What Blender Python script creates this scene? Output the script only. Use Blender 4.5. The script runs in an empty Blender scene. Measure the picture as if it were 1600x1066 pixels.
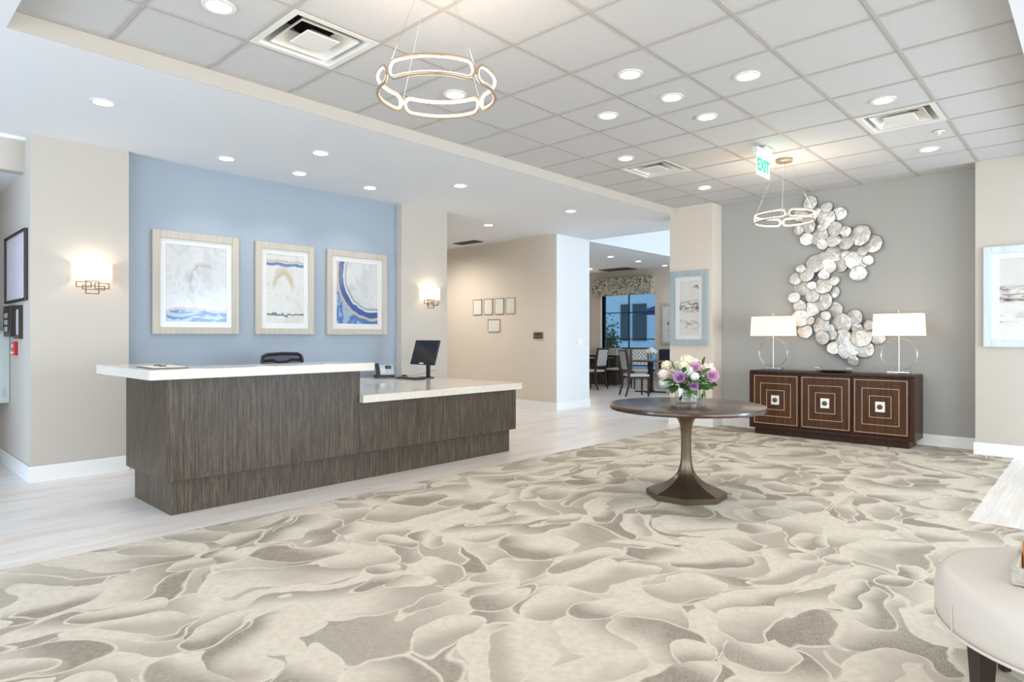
import bpy, bmesh, math, random
from mathutils import Vector, Matrix
PI = math.pi
random.seed(7)
S = bpy.context.scene
C = S.collection

# ------------------------------------------------------------------ camera
cam_d = bpy.data.cameras.new('camera'); cam = bpy.data.objects.new('camera', cam_d); C.objects.link(cam)
S.camera = cam
HEAD = math.radians(43.03)                     # heading of the view from +X
cam.location = (0, 0, 1.285)
cam.rotation_euler = (PI/2, 0, HEAD - PI/2)
cam_d.sensor_width = 36; cam_d.lens = 991/1600*36
cam_d.shift_y = -6/1600
cam_d.clip_start = .05; cam_d.clip_end = 200

# ------------------------------------------------------------------ world and exposure
w = bpy.data.worlds.new('world'); S.world = w; w.use_nodes = True
bg = w.node_tree.nodes['Background']
bg.inputs[0].default_value = (.88, .94, 1, 1); bg.inputs[1].default_value = 2.3
S.view_settings.view_transform = 'Standard'; S.view_settings.look = 'None'
S.view_settings.exposure = 0.15; S.view_settings.gamma = 1; S.view_settings.use_curve_mapping = False
S.cycles.use_denoising = True
S.cycles.max_bounces = 10; S.cycles.diffuse_bounces = 6; S.cycles.glossy_bounces = 4
S.cycles.transmission_bounces = 8; S.cycles.transparent_max_bounces = 12
S.cycles.caustics_reflective = False; S.cycles.caustics_refractive = False
S.cycles.sample_clamp_indirect = 6

WARM = (1, .86, .70); NEUT = (1, .93, .84); DAY = (.93, .955, 1.0)

def light(name, kind, loc, power, col, parent=None, size=.1, sy=None, rot=(0, 0, 0), spot=150, blend=.6):
    d = bpy.data.lights.new(name, kind); d.energy = power; d.color = col
    if kind == 'AREA':
        d.shape = 'RECTANGLE' if sy else 'DISK'; d.size = size
        if sy: d.size_y = sy
    else: d.shadow_soft_size = size
    if kind == 'SPOT': d.spot_size = math.radians(spot); d.spot_blend = blend
    o = bpy.data.objects.new(name, d); C.objects.link(o)
    if parent:
        o.parent = parent
    o.location = loc; o.rotation_euler = rot
    return o

# daylight through the windows the room has behind the camera and beyond the end wall
UP = math.radians(20)                          # upward tilt added to the window lamps to brighten the ceiling
light('daylight_front_windows', 'AREA', (-3.85, .8, 1.2), 150, DAY, size=2.3, sy=7, rot=(0, -PI/2-UP, 0))
light('daylight_side_windows', 'AREA', (2.5, -4.85, 1.2), 265, DAY, size=8, sy=2.3, rot=(PI/2+UP, 0, 0))
light('daylight_side_door', 'AREA', (7.6, -4.85, 1.2), 260, (.58, .77, 1), size=1.8, sy=2.3, rot=(PI/2+.1, 0, 0))
light('daylight_left_window', 'AREA', (-3.85, 5.85, 1.3), 160, (.48, .70, 1), size=2.3, sy=1.6, rot=(0, -PI/2+.15, 0))
light('daylight_link_window', 'AREA', (12.2, 2.1, 2.2), 175, (.66, .82, 1), size=4.6, sy=2.9, rot=(PI/2, 0, 0))
light('daylight_dining_window', 'AREA', (14.3, 11.0, 1.6), 25, (1, .86, .7), size=1.5, sy=2, rot=(PI/2, 0, PI/2))

# ------------------------------------------------------------------ node helpers
class NT:
    def __init__(s, name, rough=.6, col=(.8, .8, .8), metal=0, spec=.5, **kw):
        s.m = bpy.data.materials.new(name); s.m.use_nodes = True
        s.t = s.m.node_tree; s.b = s.t.nodes['Principled BSDF']
        s.b.inputs['Base Color'].default_value = (*col, 1)
        s.b.inputs['Roughness'].default_value = rough; s.b.inputs['Metallic'].default_value = metal
        s.b.inputs['Specular IOR Level'].default_value = spec
        for k, v in kw.items():
            s.b.inputs[k.replace('_', ' ')].default_value = v
    def n(s, ty, **kw):
        nd = s.t.nodes.new('ShaderNode' + ty)
        for k, v in kw.items():
            if k.startswith('i_'):
                key = k[2:]; key = int(key) if key.isdigit() else key.replace('_', ' ')
                s.set(nd.inputs[key], v)
            else: setattr(nd, k, v)
        return nd
    def set(s, inp, v):
        if hasattr(v, 'is_output') or isinstance(v, bpy.types.NodeSocket): s.t.links.new(v, inp)
        elif isinstance(v, (tuple, list)) and inp.type == 'RGBA': inp.default_value = (*v[:3], 1)
        else: inp.default_value = v
    def math(s, op, a, b=0, c=None, clamp=False):
        nd = s.t.nodes.new('ShaderNodeMath'); nd.operation = op; nd.use_clamp = clamp
        s.set(nd.inputs[0], a); s.set(nd.inputs[1], b)
        if c is not None: s.set(nd.inputs[2], c)
        return nd.outputs[0]
    def vm(s, op, a, b=(0, 0, 0), sc=None):
        nd = s.t.nodes.new('ShaderNodeVectorMath'); nd.operation = op
        s.set(nd.inputs[0], a); s.set(nd.inputs[1], b)
        if sc is not None: s.set(nd.inputs['Scale'], sc)
        return nd.outputs['Value'] if op in ('DOT_PRODUCT', 'LENGTH', 'DISTANCE') else nd.outputs[0]
    def mix(s, f, a, b):
        nd = s.t.nodes.new('ShaderNodeMix'); nd.data_type = 'RGBA'
        s.set(nd.inputs[0], f); s.set(nd.inputs[6], a); s.set(nd.inputs[7], b)
        return nd.outputs[2]
    def noise(s, v, scale, detail=2, rough=.5, dist=0, color=False):
        nd = s.n('TexNoise', i_Vector=v, i_Scale=scale, i_Detail=detail, i_Roughness=rough, i_Distortion=dist)
        return nd.outputs['Color' if color else 'Fac']
    def ss(s, v, a, b):
        nd = s.t.nodes.new('ShaderNodeMapRange'); nd.interpolation_type = 'SMOOTHSTEP'
        s.set(nd.inputs['Value'], v); s.set(nd.inputs['From Min'], a); s.set(nd.inputs['From Max'], b)
        return nd.outputs[0]
    def ramp(s, v, stops, interp='LINEAR'):
        nd = s.t.nodes.new('ShaderNodeValToRGB'); nd.color_ramp.interpolation = interp
        s.set(nd.inputs[0], v); e = nd.color_ramp.elements
        while len(e) < len(stops): e.new(.5)
        for i, (p, c) in enumerate(stops): e[i].position = p; e[i].color = (*c, 1)
        return nd.outputs[0]
    def obj(s): return s.n('TexCoord').outputs['Object']
    def geo(s): return s.n('NewGeometry').outputs['Position']
    def uv(s): return s.n('TexCoord').outputs['UV']
    def scale(s, v, sc):
        nd = s.n('Mapping'); s.set(nd.inputs['Vector'], v); nd.inputs['Scale'].default_value = sc
        return nd.outputs[0]
    def color(s, v): s.set(s.b.inputs['Base Color'], v)
    def bump(s, h, strength=.2, dist=.01):
        nd = s.n('Bump', i_Height=h, i_Strength=strength, i_Distance=dist)
        s.t.links.new(nd.outputs[0], s.b.inputs['Normal'])

def srgb(r, g, b):
    f = lambda c: (c/255/12.92) if c/255 <= .04045 else ((c/255+.055)/1.055)**2.4
    return (f(r), f(g), f(b))

def paint(name, c, rough=.75, sc=45):
    m = NT(name, rough, c, spec=.25)
    p = m.geo()
    n1 = m.noise(p, sc*6, 2); m.bump(n1, .06, .002)
    n2 = m.noise(p, .8, 2)
    m.color(m.mix(m.math('MULTIPLY', n2, .05), c, tuple(x*.9 for x in c)))
    return m.m

M = {}
M['beige'] = paint('beige wall paint', srgb(194, 187, 177))
M['tan'] = paint('tan wall paint', srgb(214, 204, 191))
M['blue'] = paint('blue wall paint', srgb(160, 172, 184))
M['grey'] = paint('warm lit blue wall paint', srgb(168, 168, 165))  # same paint as the blue wall, warm light put into the colour
M['white'] = paint('white paint', srgb(226, 228, 229))
M['soffit'] = paint('white ceiling paint', srgb(222, 224, 226))
M['trim'] = NT('white trim gloss', .35, srgb(236, 236, 234)).m

def tile_mat():
    m = NT('ceiling tile', .9, srgb(218, 214, 207), spec=.1)
    p = m.geo(); n = m.noise(p, 160, 3, .7)
    m.color(m.mix(m.ss(n, .35, .6), srgb(190, 189, 188), srgb(202, 201, 200)))
    m.bump(n, .25, .002); return m.m
M['tile'] = tile_mat()
M['grid'] = NT('ceiling grid metal', .6, srgb(176, 172, 166), spec=.2).m

def plank_mat():
    m = NT('whitewashed oak planks', .32, spec=.45)
    p = m.geo()
    br = m.n('TexBrick', i_Vector=p, i_Color1=(.2, .2, .2), i_Color2=(.8, .8, .8), i_Mortar=(0, 0, 0))
    br.inputs['Scale'].default_value = 1; br.inputs['Mortar Size'].default_value = .0015
    br.inputs['Brick Width'].default_value = 1.2; br.inputs['Row Height'].default_value = .18; br.offset = .37
    g = m.noise(m.scale(p, (2.2, 38, 1)), 1, 5, .6, .6)
    big = m.noise(m.scale(p, (.9, 5, 1)), 1, 2)
    c = m.ramp(g, [(.3, srgb(214, 207, 200)), (.55, srgb(232, 228, 224)), (.8, srgb(240, 237, 234))])
    c = m.mix(m.math('MULTIPLY', m.ss(big, .45, .68), .6), c, srgb(214, 196, 180))
    c = m.mix(m.math('MULTIPLY', br.outputs['Color'], .25), c, srgb(222, 214, 206))
    c = m.mix(m.math('MULTIPLY', br.outputs['Fac'], .5), c, srgb(176, 166, 156))
    m.color(c); m.bump(g, .05, .002)
    m.set(m.b.inputs['Roughness'], m.math('MULTIPLY_ADD', g, .15, .24))
    return m.m
M['planks'] = plank_mat()

def carpet_mat():
    m = NT('petal carpet', .95, spec=.1)
    p = m.n('NewGeometry').outputs['Position']
    w1 = m.vm('SCALE', m.vm('SUBTRACT', m.noise(p, 1.25, 1, .4, color=True), (.5, .5, .5)), sc=.95)
    w2 = m.vm('SCALE', m.vm('SUBTRACT', m.noise(p, 3.6, 1.5, .5, color=True), (.5, .5, .5)), sc=.24)
    q = m.vm('ADD', m.vm('ADD', p, w1), w2)
    a = 0.35
    # overlapping petals: every layer adds a field of lobes that cover the ones below
    for k, (off, sc, ang, R0) in enumerate([((.3, .2, 0), 1.5, .5, .64), ((4.7, 1.9, 0), 1.7, -.3, .60), ((9.1, 3.3, 0), 1.85, .9, .55), ((2.2, 7.7, 0), 1.75, .1, .5), ((6.4, 5.5, 0), 2.0, -.7, .46), ((3.9, 11.3, 0), 2.4, .4, .40)]):
        mp = m.n('Mapping'); m.set(mp.inputs['Vector'], q)
        mp.inputs['Location'].default_value = off; mp.inputs['Rotation'].default_value = (0, 0, ang)
        mp.inputs['Scale'].default_value = (sc*.8, sc*1.25, 0); v = mp.outputs[0]
        f1 = m.n('TexVoronoi', voronoi_dimensions='2D', i_Vector=v, i_Scale=1, i_Randomness=1)
        rel = m.vm('SUBTRACT', v, f1.outputs['Position']); sp = m.n('SeparateColor', i_0=f1.outputs['Color'])
        th = m.math('MULTIPLY_ADD', sp.outputs[0], 2.6, -1.3+1.2-ang)
        d = m.vm('DOT_PRODUCT', rel, m.n('CombineXYZ', i_0=m.math('COSINE', th), i_1=m.math('SINE', th)).outputs[0])
        rad = m.math('MULTIPLY_ADD', sp.outputs[1], .16, R0-.08)
        inside = m.ss(f1.outputs['Distance'], rad, m.math('SUBTRACT', rad, .012))
        core = m.ss(f1.outputs['Distance'], m.math('SUBTRACT', rad, .02), m.math('SUBTRACT', rad, .06))
        sh = m.math('MULTIPLY', m.ss(d, R0*.55, -R0*.55), core)
        sh = m.math('MULTIPLY', sh, m.math('MULTIPLY_ADD', sp.outputs[2], .5, .6))
        mx = m.n('Mix'); m.set(mx.inputs[0], inside); m.set(mx.inputs[2], a); m.set(mx.inputs[3], sh); a = mx.outputs[0]
    weave = m.noise(m.scale(p, (35, 260, 1)), 1, 3, .7)
    weave2 = m.noise(p, 420, 2, .7)
    mid = m.noise(p, 26, 4, .65)
    a = m.math('MULTIPLY', a, m.math('MULTIPLY_ADD', m.ss(weave, .3, .66), .45, .62))
    a = m.math('MULTIPLY', a, m.math('MULTIPLY_ADD', mid, .7, .62), clamp=True)
    cream = m.mix(m.ss(mid, .3, .7), srgb(208, 198, 182), srgb(221, 212, 197))
    c = m.mix(a, cream, srgb(138, 129, 116))
    c = m.mix(m.math('MULTIPLY', weave2, .25), c, srgb(166, 157, 144))
    m.color(c); m.bump(weave2, .5, .004)
    return m.m
M['carpet'] = carpet_mat()

def wood(name, c1, c2, c3, sc, rough=.35, spec=.5, axis='Z', fine=1.0, zr=.03, st=(.34, .56, .8)):
    m = NT(name, rough, spec=spec)
    p = m.obj()
    s3 = {'Z': (sc, sc, sc*zr), 'X': (sc*.03, sc, sc), 'Y': (sc, sc*.03, sc)}[axis]
    g = m.noise(m.scale(p, s3), 1, 6, .7, .3)
    g2 = m.noise(m.scale(p, tuple(k*4.2 for k in s3)), 1, 3, .6)
    f = m.math('MULTIPLY_ADD', g2, .35*fine, m.math('MULTIPLY', g, .8))
    m.color(m.ramp(f, [(st[0], c1), (st[1], c2), (st[2], c3)])); m.bump(g, .05, .001)
    return m.m
M['laminate'] = wood('grey brown laminate', srgb(38, 31, 24), srgb(68, 58, 47), srgb(118, 106, 90), 110, .42, .35, zr=.035, st=(.38, .56, .78))
M['walnut'] = wood('dark walnut veneer', srgb(40, 21, 8), srgb(74, 44, 18), srgb(98, 64, 31), 30, .36, .18)
M['walnut_edge'] = wood('dark walnut casing', srgb(30, 15, 7), srgb(54, 30, 15), srgb(72, 43, 23), 30, .34, .2)
M['tabletop'] = wood('brown table veneer', srgb(48, 34, 24), srgb(66, 48, 35), srgb(82, 62, 46), 26, .2, .6, 'X')
M['table_metal'] = NT('bronze table base', .3, srgb(98, 84, 66), .7).m
M['darkwood'] = NT('espresso wood', .35, srgb(42, 30, 24)).m
M['framewood'] = wood('washed silver frame', srgb(172, 163, 150), srgb(186, 178, 164), srgb(198, 190, 177), 20, .5)
M['frameblue'] = wood('brushed blue grey frame', srgb(136, 149, 155), srgb(158, 171, 177), srgb(178, 190, 195), 20, .45)
M['framepale'] = wood('brushed pale blue frame', srgb(178, 192, 198), srgb(198, 211, 216), srgb(213, 224, 228), 20, .4)
M['plaque'] = NT('bronze plaque', .4, srgb(104, 92, 80)).m
M['matte'] = NT('white mat board', .3, srgb(214, 214, 212)).m
M['black'] = NT('black plastic', .4, srgb(22, 23, 26)).m
M['screen'] = NT('dark screen', .18, srgb(30, 31, 33)).m
M['darkframe'] = NT('dark bronze frame', .4, srgb(48, 40, 34)).m
M['steel'] = NT('brushed steel', .25, srgb(200, 200, 198), .95).m
M['champagne'] = NT('champagne metal', .3, srgb(186, 166, 142), .7).m
M['bronze'] = NT('antique bronze', .4, srgb(98, 82, 64), .7).m
M['inlay'] = NT('pale inlay', .35, srgb(214, 190, 168)).m
M['pearl'] = NT('pearl plate', .25, srgb(232, 228, 220), .2).m
M['paper'] = NT('paper', .7, srgb(238, 234, 220)).m
M['tube'] = NT('device grey', .45, srgb(176, 184, 192)).m
M['red'] = NT('red enamel', .35, srgb(190, 22, 20)).m
M['cabinet'] = NT('pale grey cabinet', .4, srgb(190, 200, 200)).m
M['ventwhite'] = NT('white vent enamel', .3, srgb(224, 222, 216), spec=.6).m
M['duct'] = NT('dark galvanised duct', .3, srgb(96, 92, 84), .8).m
M['amber'] = NT('amber wood', .3, srgb(196, 116, 28)).m
M['navy'] = NT('navy upholstery', .7, srgb(28, 34, 52)).m
M['leather'] = None

def quartz():
    m = NT('cream quartz', .12, srgb(228, 221, 209), spec=.5)
    n = m.noise(m.geo(), 60, 4, .7)
    m.color(m.mix(m.ss(n, .4, .7), srgb(208, 202, 192), srgb(220, 215, 206))); return m.m
M['quartz'] = quartz()
def leather():
    m = NT('white leather', .38, srgb(208, 200, 191), spec=.4)
    m.b.inputs['Coat Weight'].default_value = .1
    v = m.n('TexVoronoi', i_Vector=m.obj(), i_Scale=420)
    m.bump(m.math('ADD', v.outputs['Distance'], m.math('MULTIPLY', m.noise(m.obj(), 7, 2), 3)), .09, .004)
    return m.m
M['leather'] = leather()

def emis(name, c, st, base=(.8, .8, .8)):
    m = NT(name, .5, base); m.b.inputs['Emission Color'].default_value = (*c, 1)
    m.b.inputs['Emission Strength'].default_value = st; return m.m
M['lens'] = emis('downlight lens', (1, .95, .86), 14)
M['led'] = emis('led strip', (1, .84, .68), 9)
M['exit_green'] = emis('exit green', (.0, .6, .2), .75, (.0, .45, .2))
M['can'] = NT('downlight reflector', .2, srgb(225, 220, 210), .4).m

def shade_mat(st):
    m = NT('linen lamp shade', .8, srgb(240, 232, 216), spec=.1)
    p = m.obj()
    n = m.noise(m.scale(p, (60, 60, 600)), 1, 3)
    m.color(m.mix(n, srgb(244, 236, 222), srgb(232, 222, 204)))
    m.b.inputs['Emission Color'].default_value = (1, .86, .74, 1)
    m.b.inputs['Emission Strength'].default_value = st
    tr = m.n('BsdfTranslucent', i_Color=(1, .9, .8)); mx = m.n('MixShader', i_0=.5)
    out = m.t.nodes['Material Output']
    m.t.links.new(m.b.outputs[0], mx.inputs[1]); m.t.links.new(tr.outputs[0], mx.inputs[2])
    m.t.links.new(mx.outputs[0], out.inputs[0]); return m.m
M['shade'] = shade_mat(.6)

def glass(name, tint, gl=.12, rough=0):
    m = NT(name); t = m.n('BsdfTransparent', i_Color=tint); g = m.n('BsdfGlossy', i_Roughness=rough)
    fr = m.n('LayerWeight', i_Blend=.5)
    mx = m.n('MixShader'); m.t.links.new(m.math('MULTIPLY_ADD', m.math('POWER', fr.outputs['Facing'], 3), .55, gl), mx.inputs[0])
    m.t.links.new(t.outputs[0], mx.inputs[1]); m.t.links.new(g.outputs[0], mx.inputs[2])
    m.t.links.new(mx.outputs[0], m.t.nodes['Material Output'].inputs[0]); return m.m
M['glass'] = glass('clear glass', (.96, .98, .97), .05)
M['windowglass'] = glass('tinted window glass', (.42, .56, .66), .05)
M['acrylic'] = glass('clear acrylic', (.9, .93, .93), .12)
M['exitglass'] = emis('exit panel acrylic', (.6, 1, .82), .28, srgb(200, 226, 212))

# ------------------------------------------------------------------ artwork materials (uv 0..1)
def art_nt(name):
    m = NT(name, .16, spec=.45)
    sp = m.n('SeparateXYZ', i_0=m.uv()); return m, sp.outputs[0], sp.outputs[1]
def art_flow(name, kind):
    m, u, v = art_nt(name)
    uvn = m.uv()
    n1 = m.math('SUBTRACT', m.noise(uvn, 2.6, 3, .5, 1.2), .5)
    n2 = m.math('SUBTRACT', m.noise(m.vm('ADD', uvn, (3, 7, 0)), 5, 4, .55, 1.5), .5)
    marb = m.noise(m.vm('ADD', uvn, (1.7, 2.2, 0)), 2.2, 5, .55, 2.2)
    base = m.ramp(marb, [(.3, srgb(206, 211, 215)), (.46, srgb(222, 224, 226)), (.52, srgb(232, 232, 230)), (.7, srgb(212, 216, 219))])
    BL, LB, OR = srgb(66, 102, 166), srgb(164, 190, 214), srgb(206, 188, 176)
    if kind == 1:
        h = m.math('ADD', v, m.math('MULTIPLY', n2, .12))
        h = m.math('SUBTRACT', h, m.math('MULTIPLY', m.math('SINE', m.math('MULTIPLY', u, 4)), .022))
        c = m.mix(m.math('SUBTRACT', 1, m.ss(h, .155, .175)), base, OR)
        blue = m.mix(m.ss(m.noise(m.vm('MULTIPLY', m.vm('ADD', uvn, (5.3, 5.9, 0)), (1.2, 5, 1)), 1.5, 3, .5, 2.2), .5, .55), LB, BL)
        c = m.mix(m.math('SUBTRACT', 1, m.ss(h, .13, .14)), c, blue)
        # a brownish curl in the middle
        rx = m.math('SUBTRACT', u, .62); ry = m.math('SUBTRACT', v, .52)
        r = m.math('ADD', m.math('SQRT', m.math('ADD', m.math('MULTIPLY', rx, rx), m.math('MULTIPLY', ry, ry))), m.math('MULTIPLY', n2, .14))
        ring = m.math('MULTIPLY', m.ss(r, .2, .235), m.math('SUBTRACT', 1, m.ss(r, .235, .28)))
        ring = m.math('MULTIPLY', ring, m.ss(m.math('SUBTRACT', v, u), -.22, .12))
        c = m.mix(m.math('MULTIPLY', ring, .6), c, srgb(190, 172, 160))
    elif kind == 2:
        base2 = m.ramp(marb, [(.3, srgb(226, 224, 216)), (.5, srgb(234, 234, 232)), (.7, srgb(222, 220, 208))])
        h = m.math('ADD', v, m.math('MULTIPLY', n1, .1))
        c = m.mix(m.math('MULTIPLY', m.ss(h, .83, .845), m.math('SUBTRACT', 1, m.ss(h, .875, .89))), base2, srgb(112, 136, 190))
        c = m.mix(m.math('MULTIPLY', m.ss(h, .89, .9), m.math('SUBTRACT', 1, m.ss(h, .905, .93))), c, srgb(205, 190, 160))
        rx = m.math('SUBTRACT', u, .45); ry = m.math('MULTIPLY', m.math('SUBTRACT', v, .42), .8)
        r = m.math('ADD', m.math('SQRT', m.math('ADD', m.math('MULTIPLY', rx, rx), m.math('MULTIPLY', ry, ry))), m.math('MULTIPLY', n2, .1))
        ring = m.math('MULTIPLY', m.math('MULTIPLY', m.ss(r, .2, .25), m.math('SUBTRACT', 1, m.ss(r, .25, .36))), m.ss(v, .45, .6))
        c = m.mix(m.math('MULTIPLY', ring, .8), c, srgb(200, 182, 140))
        h2 = m.math('ADD', v, m.math('MULTIPLY', n2, .16))
        dk = m.math('MULTIPLY', m.ss(h2, .105, .12), m.math('SUBTRACT', 1, m.ss(h2, .13, .15)))
        c = m.mix(m.math('MULTIPLY', dk, .9), c, m.mix(m.ss(u, .3, .5), srgb(38, 38, 44), srgb(66, 92, 122)))
    else:
        rx = m.math('SUBTRACT', u, .85); ry = m.math('MULTIPLY', m.math('SUBTRACT', v, .80), 1.15)
        r = m.math('ADD', m.math('SQRT', m.math('ADD', m.math('MULTIPLY', rx, rx), m.math('MULTIPLY', ry, ry))), m.math('MULTIPLY', n1, .12))
        LBm = m.mix(m.ss(m.noise(m.vm('ADD', uvn, (2, 9, 0)), 3, 4, .6, 1.6), .5, .56), LB, srgb(88, 128, 190))
        c = m.mix(m.ss(r, .60, .63), base, srgb(168, 178, 186))
        c = m.mix(m.ss(r, .655, .665), c, srgb(232, 232, 230))
        c = m.mix(m.ss(r, .69, .70), c, BL)
        c = m.mix(m.ss(r, .80, .81), c, OR)
        c = m.mix(m.ss(r, .85, .87), c, LBm)
    m.color(m.mix(.24, c, (0, 0, 0))); return m.m
def art_sketch(name, seed):
    m, u, v = art_nt(name)
    uvn = m.vm('ADD', m.uv(), (seed, seed, 0))
    st = m.noise(m.scale(uvn, (2.4, 15, 1)), 1, 6, .75, .8)
    st2 = m.noise(m.scale(m.vm('ADD', uvn, (4, 2, 0)), (3, 22, 1)), 1, 5, .75, .8)
    band = lambda a, b, cc, d: m.math('MULTIPLY', m.ss(v, a, b), m.math('SUBTRACT', 1, m.ss(v, cc, d)))
    b1 = band(.38, .46, .56, .68); b2 = band(.08, .16, .24, .34); b3 = m.math('MULTIPLY', band(.82, .86, .9, .95), m.ss(u, .6, .8))
    c = m.mix(m.noise(uvn, 3, 2), srgb(232, 231, 227), srgb(220, 219, 215))
    c = m.mix(m.math('MULTIPLY', b1, m.ss(st2, .46, .6)), c, srgb(176, 146, 130))
    c = m.mix(m.math('MULTIPLY', m.math('MAXIMUM', b1, b3), m.ss(st, .5, .62)), c, srgb(44, 44, 52))
    c = m.mix(m.math('MULTIPLY', b2, m.math('MULTIPLY', m.ss(st, .46, .6), .6)), c, srgb(150, 130, 124))
    m.color(m.mix(.2, c, (0, 0, 0))); return m.m
def certificate(name):
    m, u, v = art_nt(name)
    ln = m.math('MULTIPLY', m.ss(m.math('FRACT', m.math('MULTIPLY', v, 14)), .6, .7), m.math('MULTIPLY', m.ss(u, .15, .2), m.math('SUBTRACT', 1, m.ss(u, .8, .85))))
    n = m.noise(m.scale(m.uv(), (30, 14, 1)), 1, 2)
    m.color(m.mix(m.math('MULTIPLY', m.math('MULTIPLY', ln, m.ss(n, .45, .55)), .35), srgb(226, 222, 214), srgb(120, 110, 104))); return m.m
M['art1'] = art_flow('flow painting with blue foot', 1)
M['art2'] = art_flow('flow painting with tan arch', 2)
M['art3'] = art_flow('flow painting with blue wave', 3)
M['art4'] = art_sketch('tall shoreline sketch', 3.0)
M['art5'] = art_sketch('wide shoreline sketch', 8.4)
M['cert'] = certificate('certificate print')
def valance_mat():
    m = NT('floral valance fabric', .85)
    p = m.obj(); n = m.noise(p, 9, 4, .6, 1.5)
    v = m.n('TexVoronoi', i_Vector=m.vm('ADD', p, m.vm('SCALE', m.noise(p, 5, 2, color=True), sc=.2)), i_Scale=7)
    c = m.mix(m.ss(n, .5, .56), srgb(196, 188, 164), srgb(112, 118, 112))
    c = m.mix(m.math('SUBTRACT', 1, m.ss(v.outputs['Distance'], .18, .26)), c, srgb(66, 74, 92)); m.color(c); return m.m
M['valance'] = valance_mat()
def tufted():
    m = NT('patterned chair fabric', .8)
    br = m.n('TexChecker', i_Vector=m.obj(), i_Scale=22, i_Color1=srgb(204, 204, 198), i_Color2=srgb(140, 140, 138)); m.color(br.outputs[0]); return m.m
M['chairfabric'] = tufted()
M['seatfabric'] = NT('light seat fabric', .7, srgb(196, 190, 180)).m
def capiz():
    m = NT('silvered shell', .4, srgb(214, 214, 210), .4)
    n = m.noise(m.obj(), 22, 4, .6)
    m.color(m.mix(m.ss(n, .3, .7), srgb(206, 206, 204), srgb(232, 229, 222)))
    m.set(m.b.inputs['Roughness'], m.math('MULTIPLY_ADD', n, .25, .28)); m.bump(m.noise(m.obj(), 14, 2, .5), .8, .02); return m.m
M['capiz'] = capiz()
M['capizrim'] = NT('darkened silver rim', .45, srgb(96, 86, 74), .4).m
def petal(name, c1, c2):
    m = NT(name, .6); m.b.inputs['Subsurface Weight'].default_value = 0
    m.color(m.mix(m.noise(m.obj(), 40, 2), c1, c2)); return m.m
M['rose_lilac'] = petal('lilac petals', srgb(202, 164, 208), srgb(222, 190, 226))
M['rose_pink'] = petal('pink petals', srgb(224, 178, 212), srgb(238, 208, 228))
M['hyd_cream'] = petal('cream petals', srgb(240, 234, 212), srgb(226, 226, 186))
M['hyd_blush'] = petal('blush petals', srgb(244, 228, 222), srgb(236, 214, 214))
M['hyd_white'] = petal('white petals', srgb(234, 238, 230), srgb(222, 230, 216))
M['leaf'] = petal('leaf green', srgb(44, 84, 30), srgb(74, 116, 44))
M['stem'] = NT('stem', .6, srgb(62, 50, 30)).m

# ------------------------------------------------------------------ mesh helpers
def BM(): return bmesh.new()
def box(bm, x0, x1, y0, y1, z0, z1, mat=None):
    v = [bm.verts.new(c) for c in ((x0, y0, z0), (x1, y0, z0), (x1, y1, z0), (x0, y1, z0), (x0, y0, z1), (x1, y0, z1), (x1, y1, z1), (x0, y1, z1))]
    for f in ((3, 2, 1, 0), (4, 5, 6, 7), (0, 1, 5, 4), (1, 2, 6, 5), (2, 3, 7, 6), (3, 0, 4, 7)): bm.faces.new([v[i] for i in f])
    if mat is not None:
        for q in v: q.co = mat @ q.co
    return v
def prism(bm, pts, z0, z1, mat=None):
    a = [bm.verts.new((x, y, z0)) for x, y in pts]; b = [bm.verts.new((x, y, z1)) for x, y in pts]
    bm.faces.new(a[::-1]); bm.faces.new(b); n = len(pts)
    for i in range(n): bm.faces.new((a[i], a[(i+1) % n], b[(i+1) % n], b[i]))
    if mat is not None:
        for q in a+b: q.co = mat @ q.co
def lathe(bm, prof, c=(0, 0), seg=32, cap=True, mat=None, rot=0, z=0):
    rings = []
    for r, h in prof:
        rings.append([bm.verts.new((c[0]+r*math.cos(2*PI*i/seg+rot), c[1]+r*math.sin(2*PI*i/seg+rot), h+z)) for i in range(seg)])
    for a, b in zip(rings, rings[1:]):
        for i in range(seg): bm.faces.new((a[i], a[(i+1) % seg], b[(i+1) % seg], b[i]))
    if cap:
        bm.faces.new(rings[0][::-1]); bm.faces.new(rings[-1])
    if mat is not None:
        for g in rings:
            for q in g: q.co = mat @ q.co
def tube(bm, pts, r, seg=8, closed=False, rr=None):
    pts = [Vector(p) for p in pts]; n = len(pts); rings = []; nrm = None
    for i, p in enumerate(pts):
        if closed: t = pts[(i+1) % n]-pts[i-1]
        else: t = pts[min(i+1, n-1)]-pts[max(i-1, 0)]
        t.normalize()
        if nrm is None:
            nrm = t.orthogonal().normalized()
        else:
            nrm = (nrm - t*nrm.dot(t)).normalized()
        bn = t.cross(nrm); q = rr[i] if rr else r
        rings.append([bm.verts.new(p+nrm*math.cos(2*PI*k/seg)*q+bn*math.sin(2*PI*k/seg)*q) for k in range(seg)])
    m = n if closed else n-1
    for i in range(m):
        a, b = rings[i], rings[(i+1) % n]
        off = 0
        if closed and i == n-1:
            off = min(range(seg), key=lambda o: (a[0].co-b[o].co).length)
        for k in range(seg): bm.faces.new((a[k], a[(k+1) % seg], b[(k+1+off) % seg], b[(k+off) % seg]))
    if not closed:
        bm.faces.new(rings[0][::-1]); bm.faces.new(rings[-1])
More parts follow.
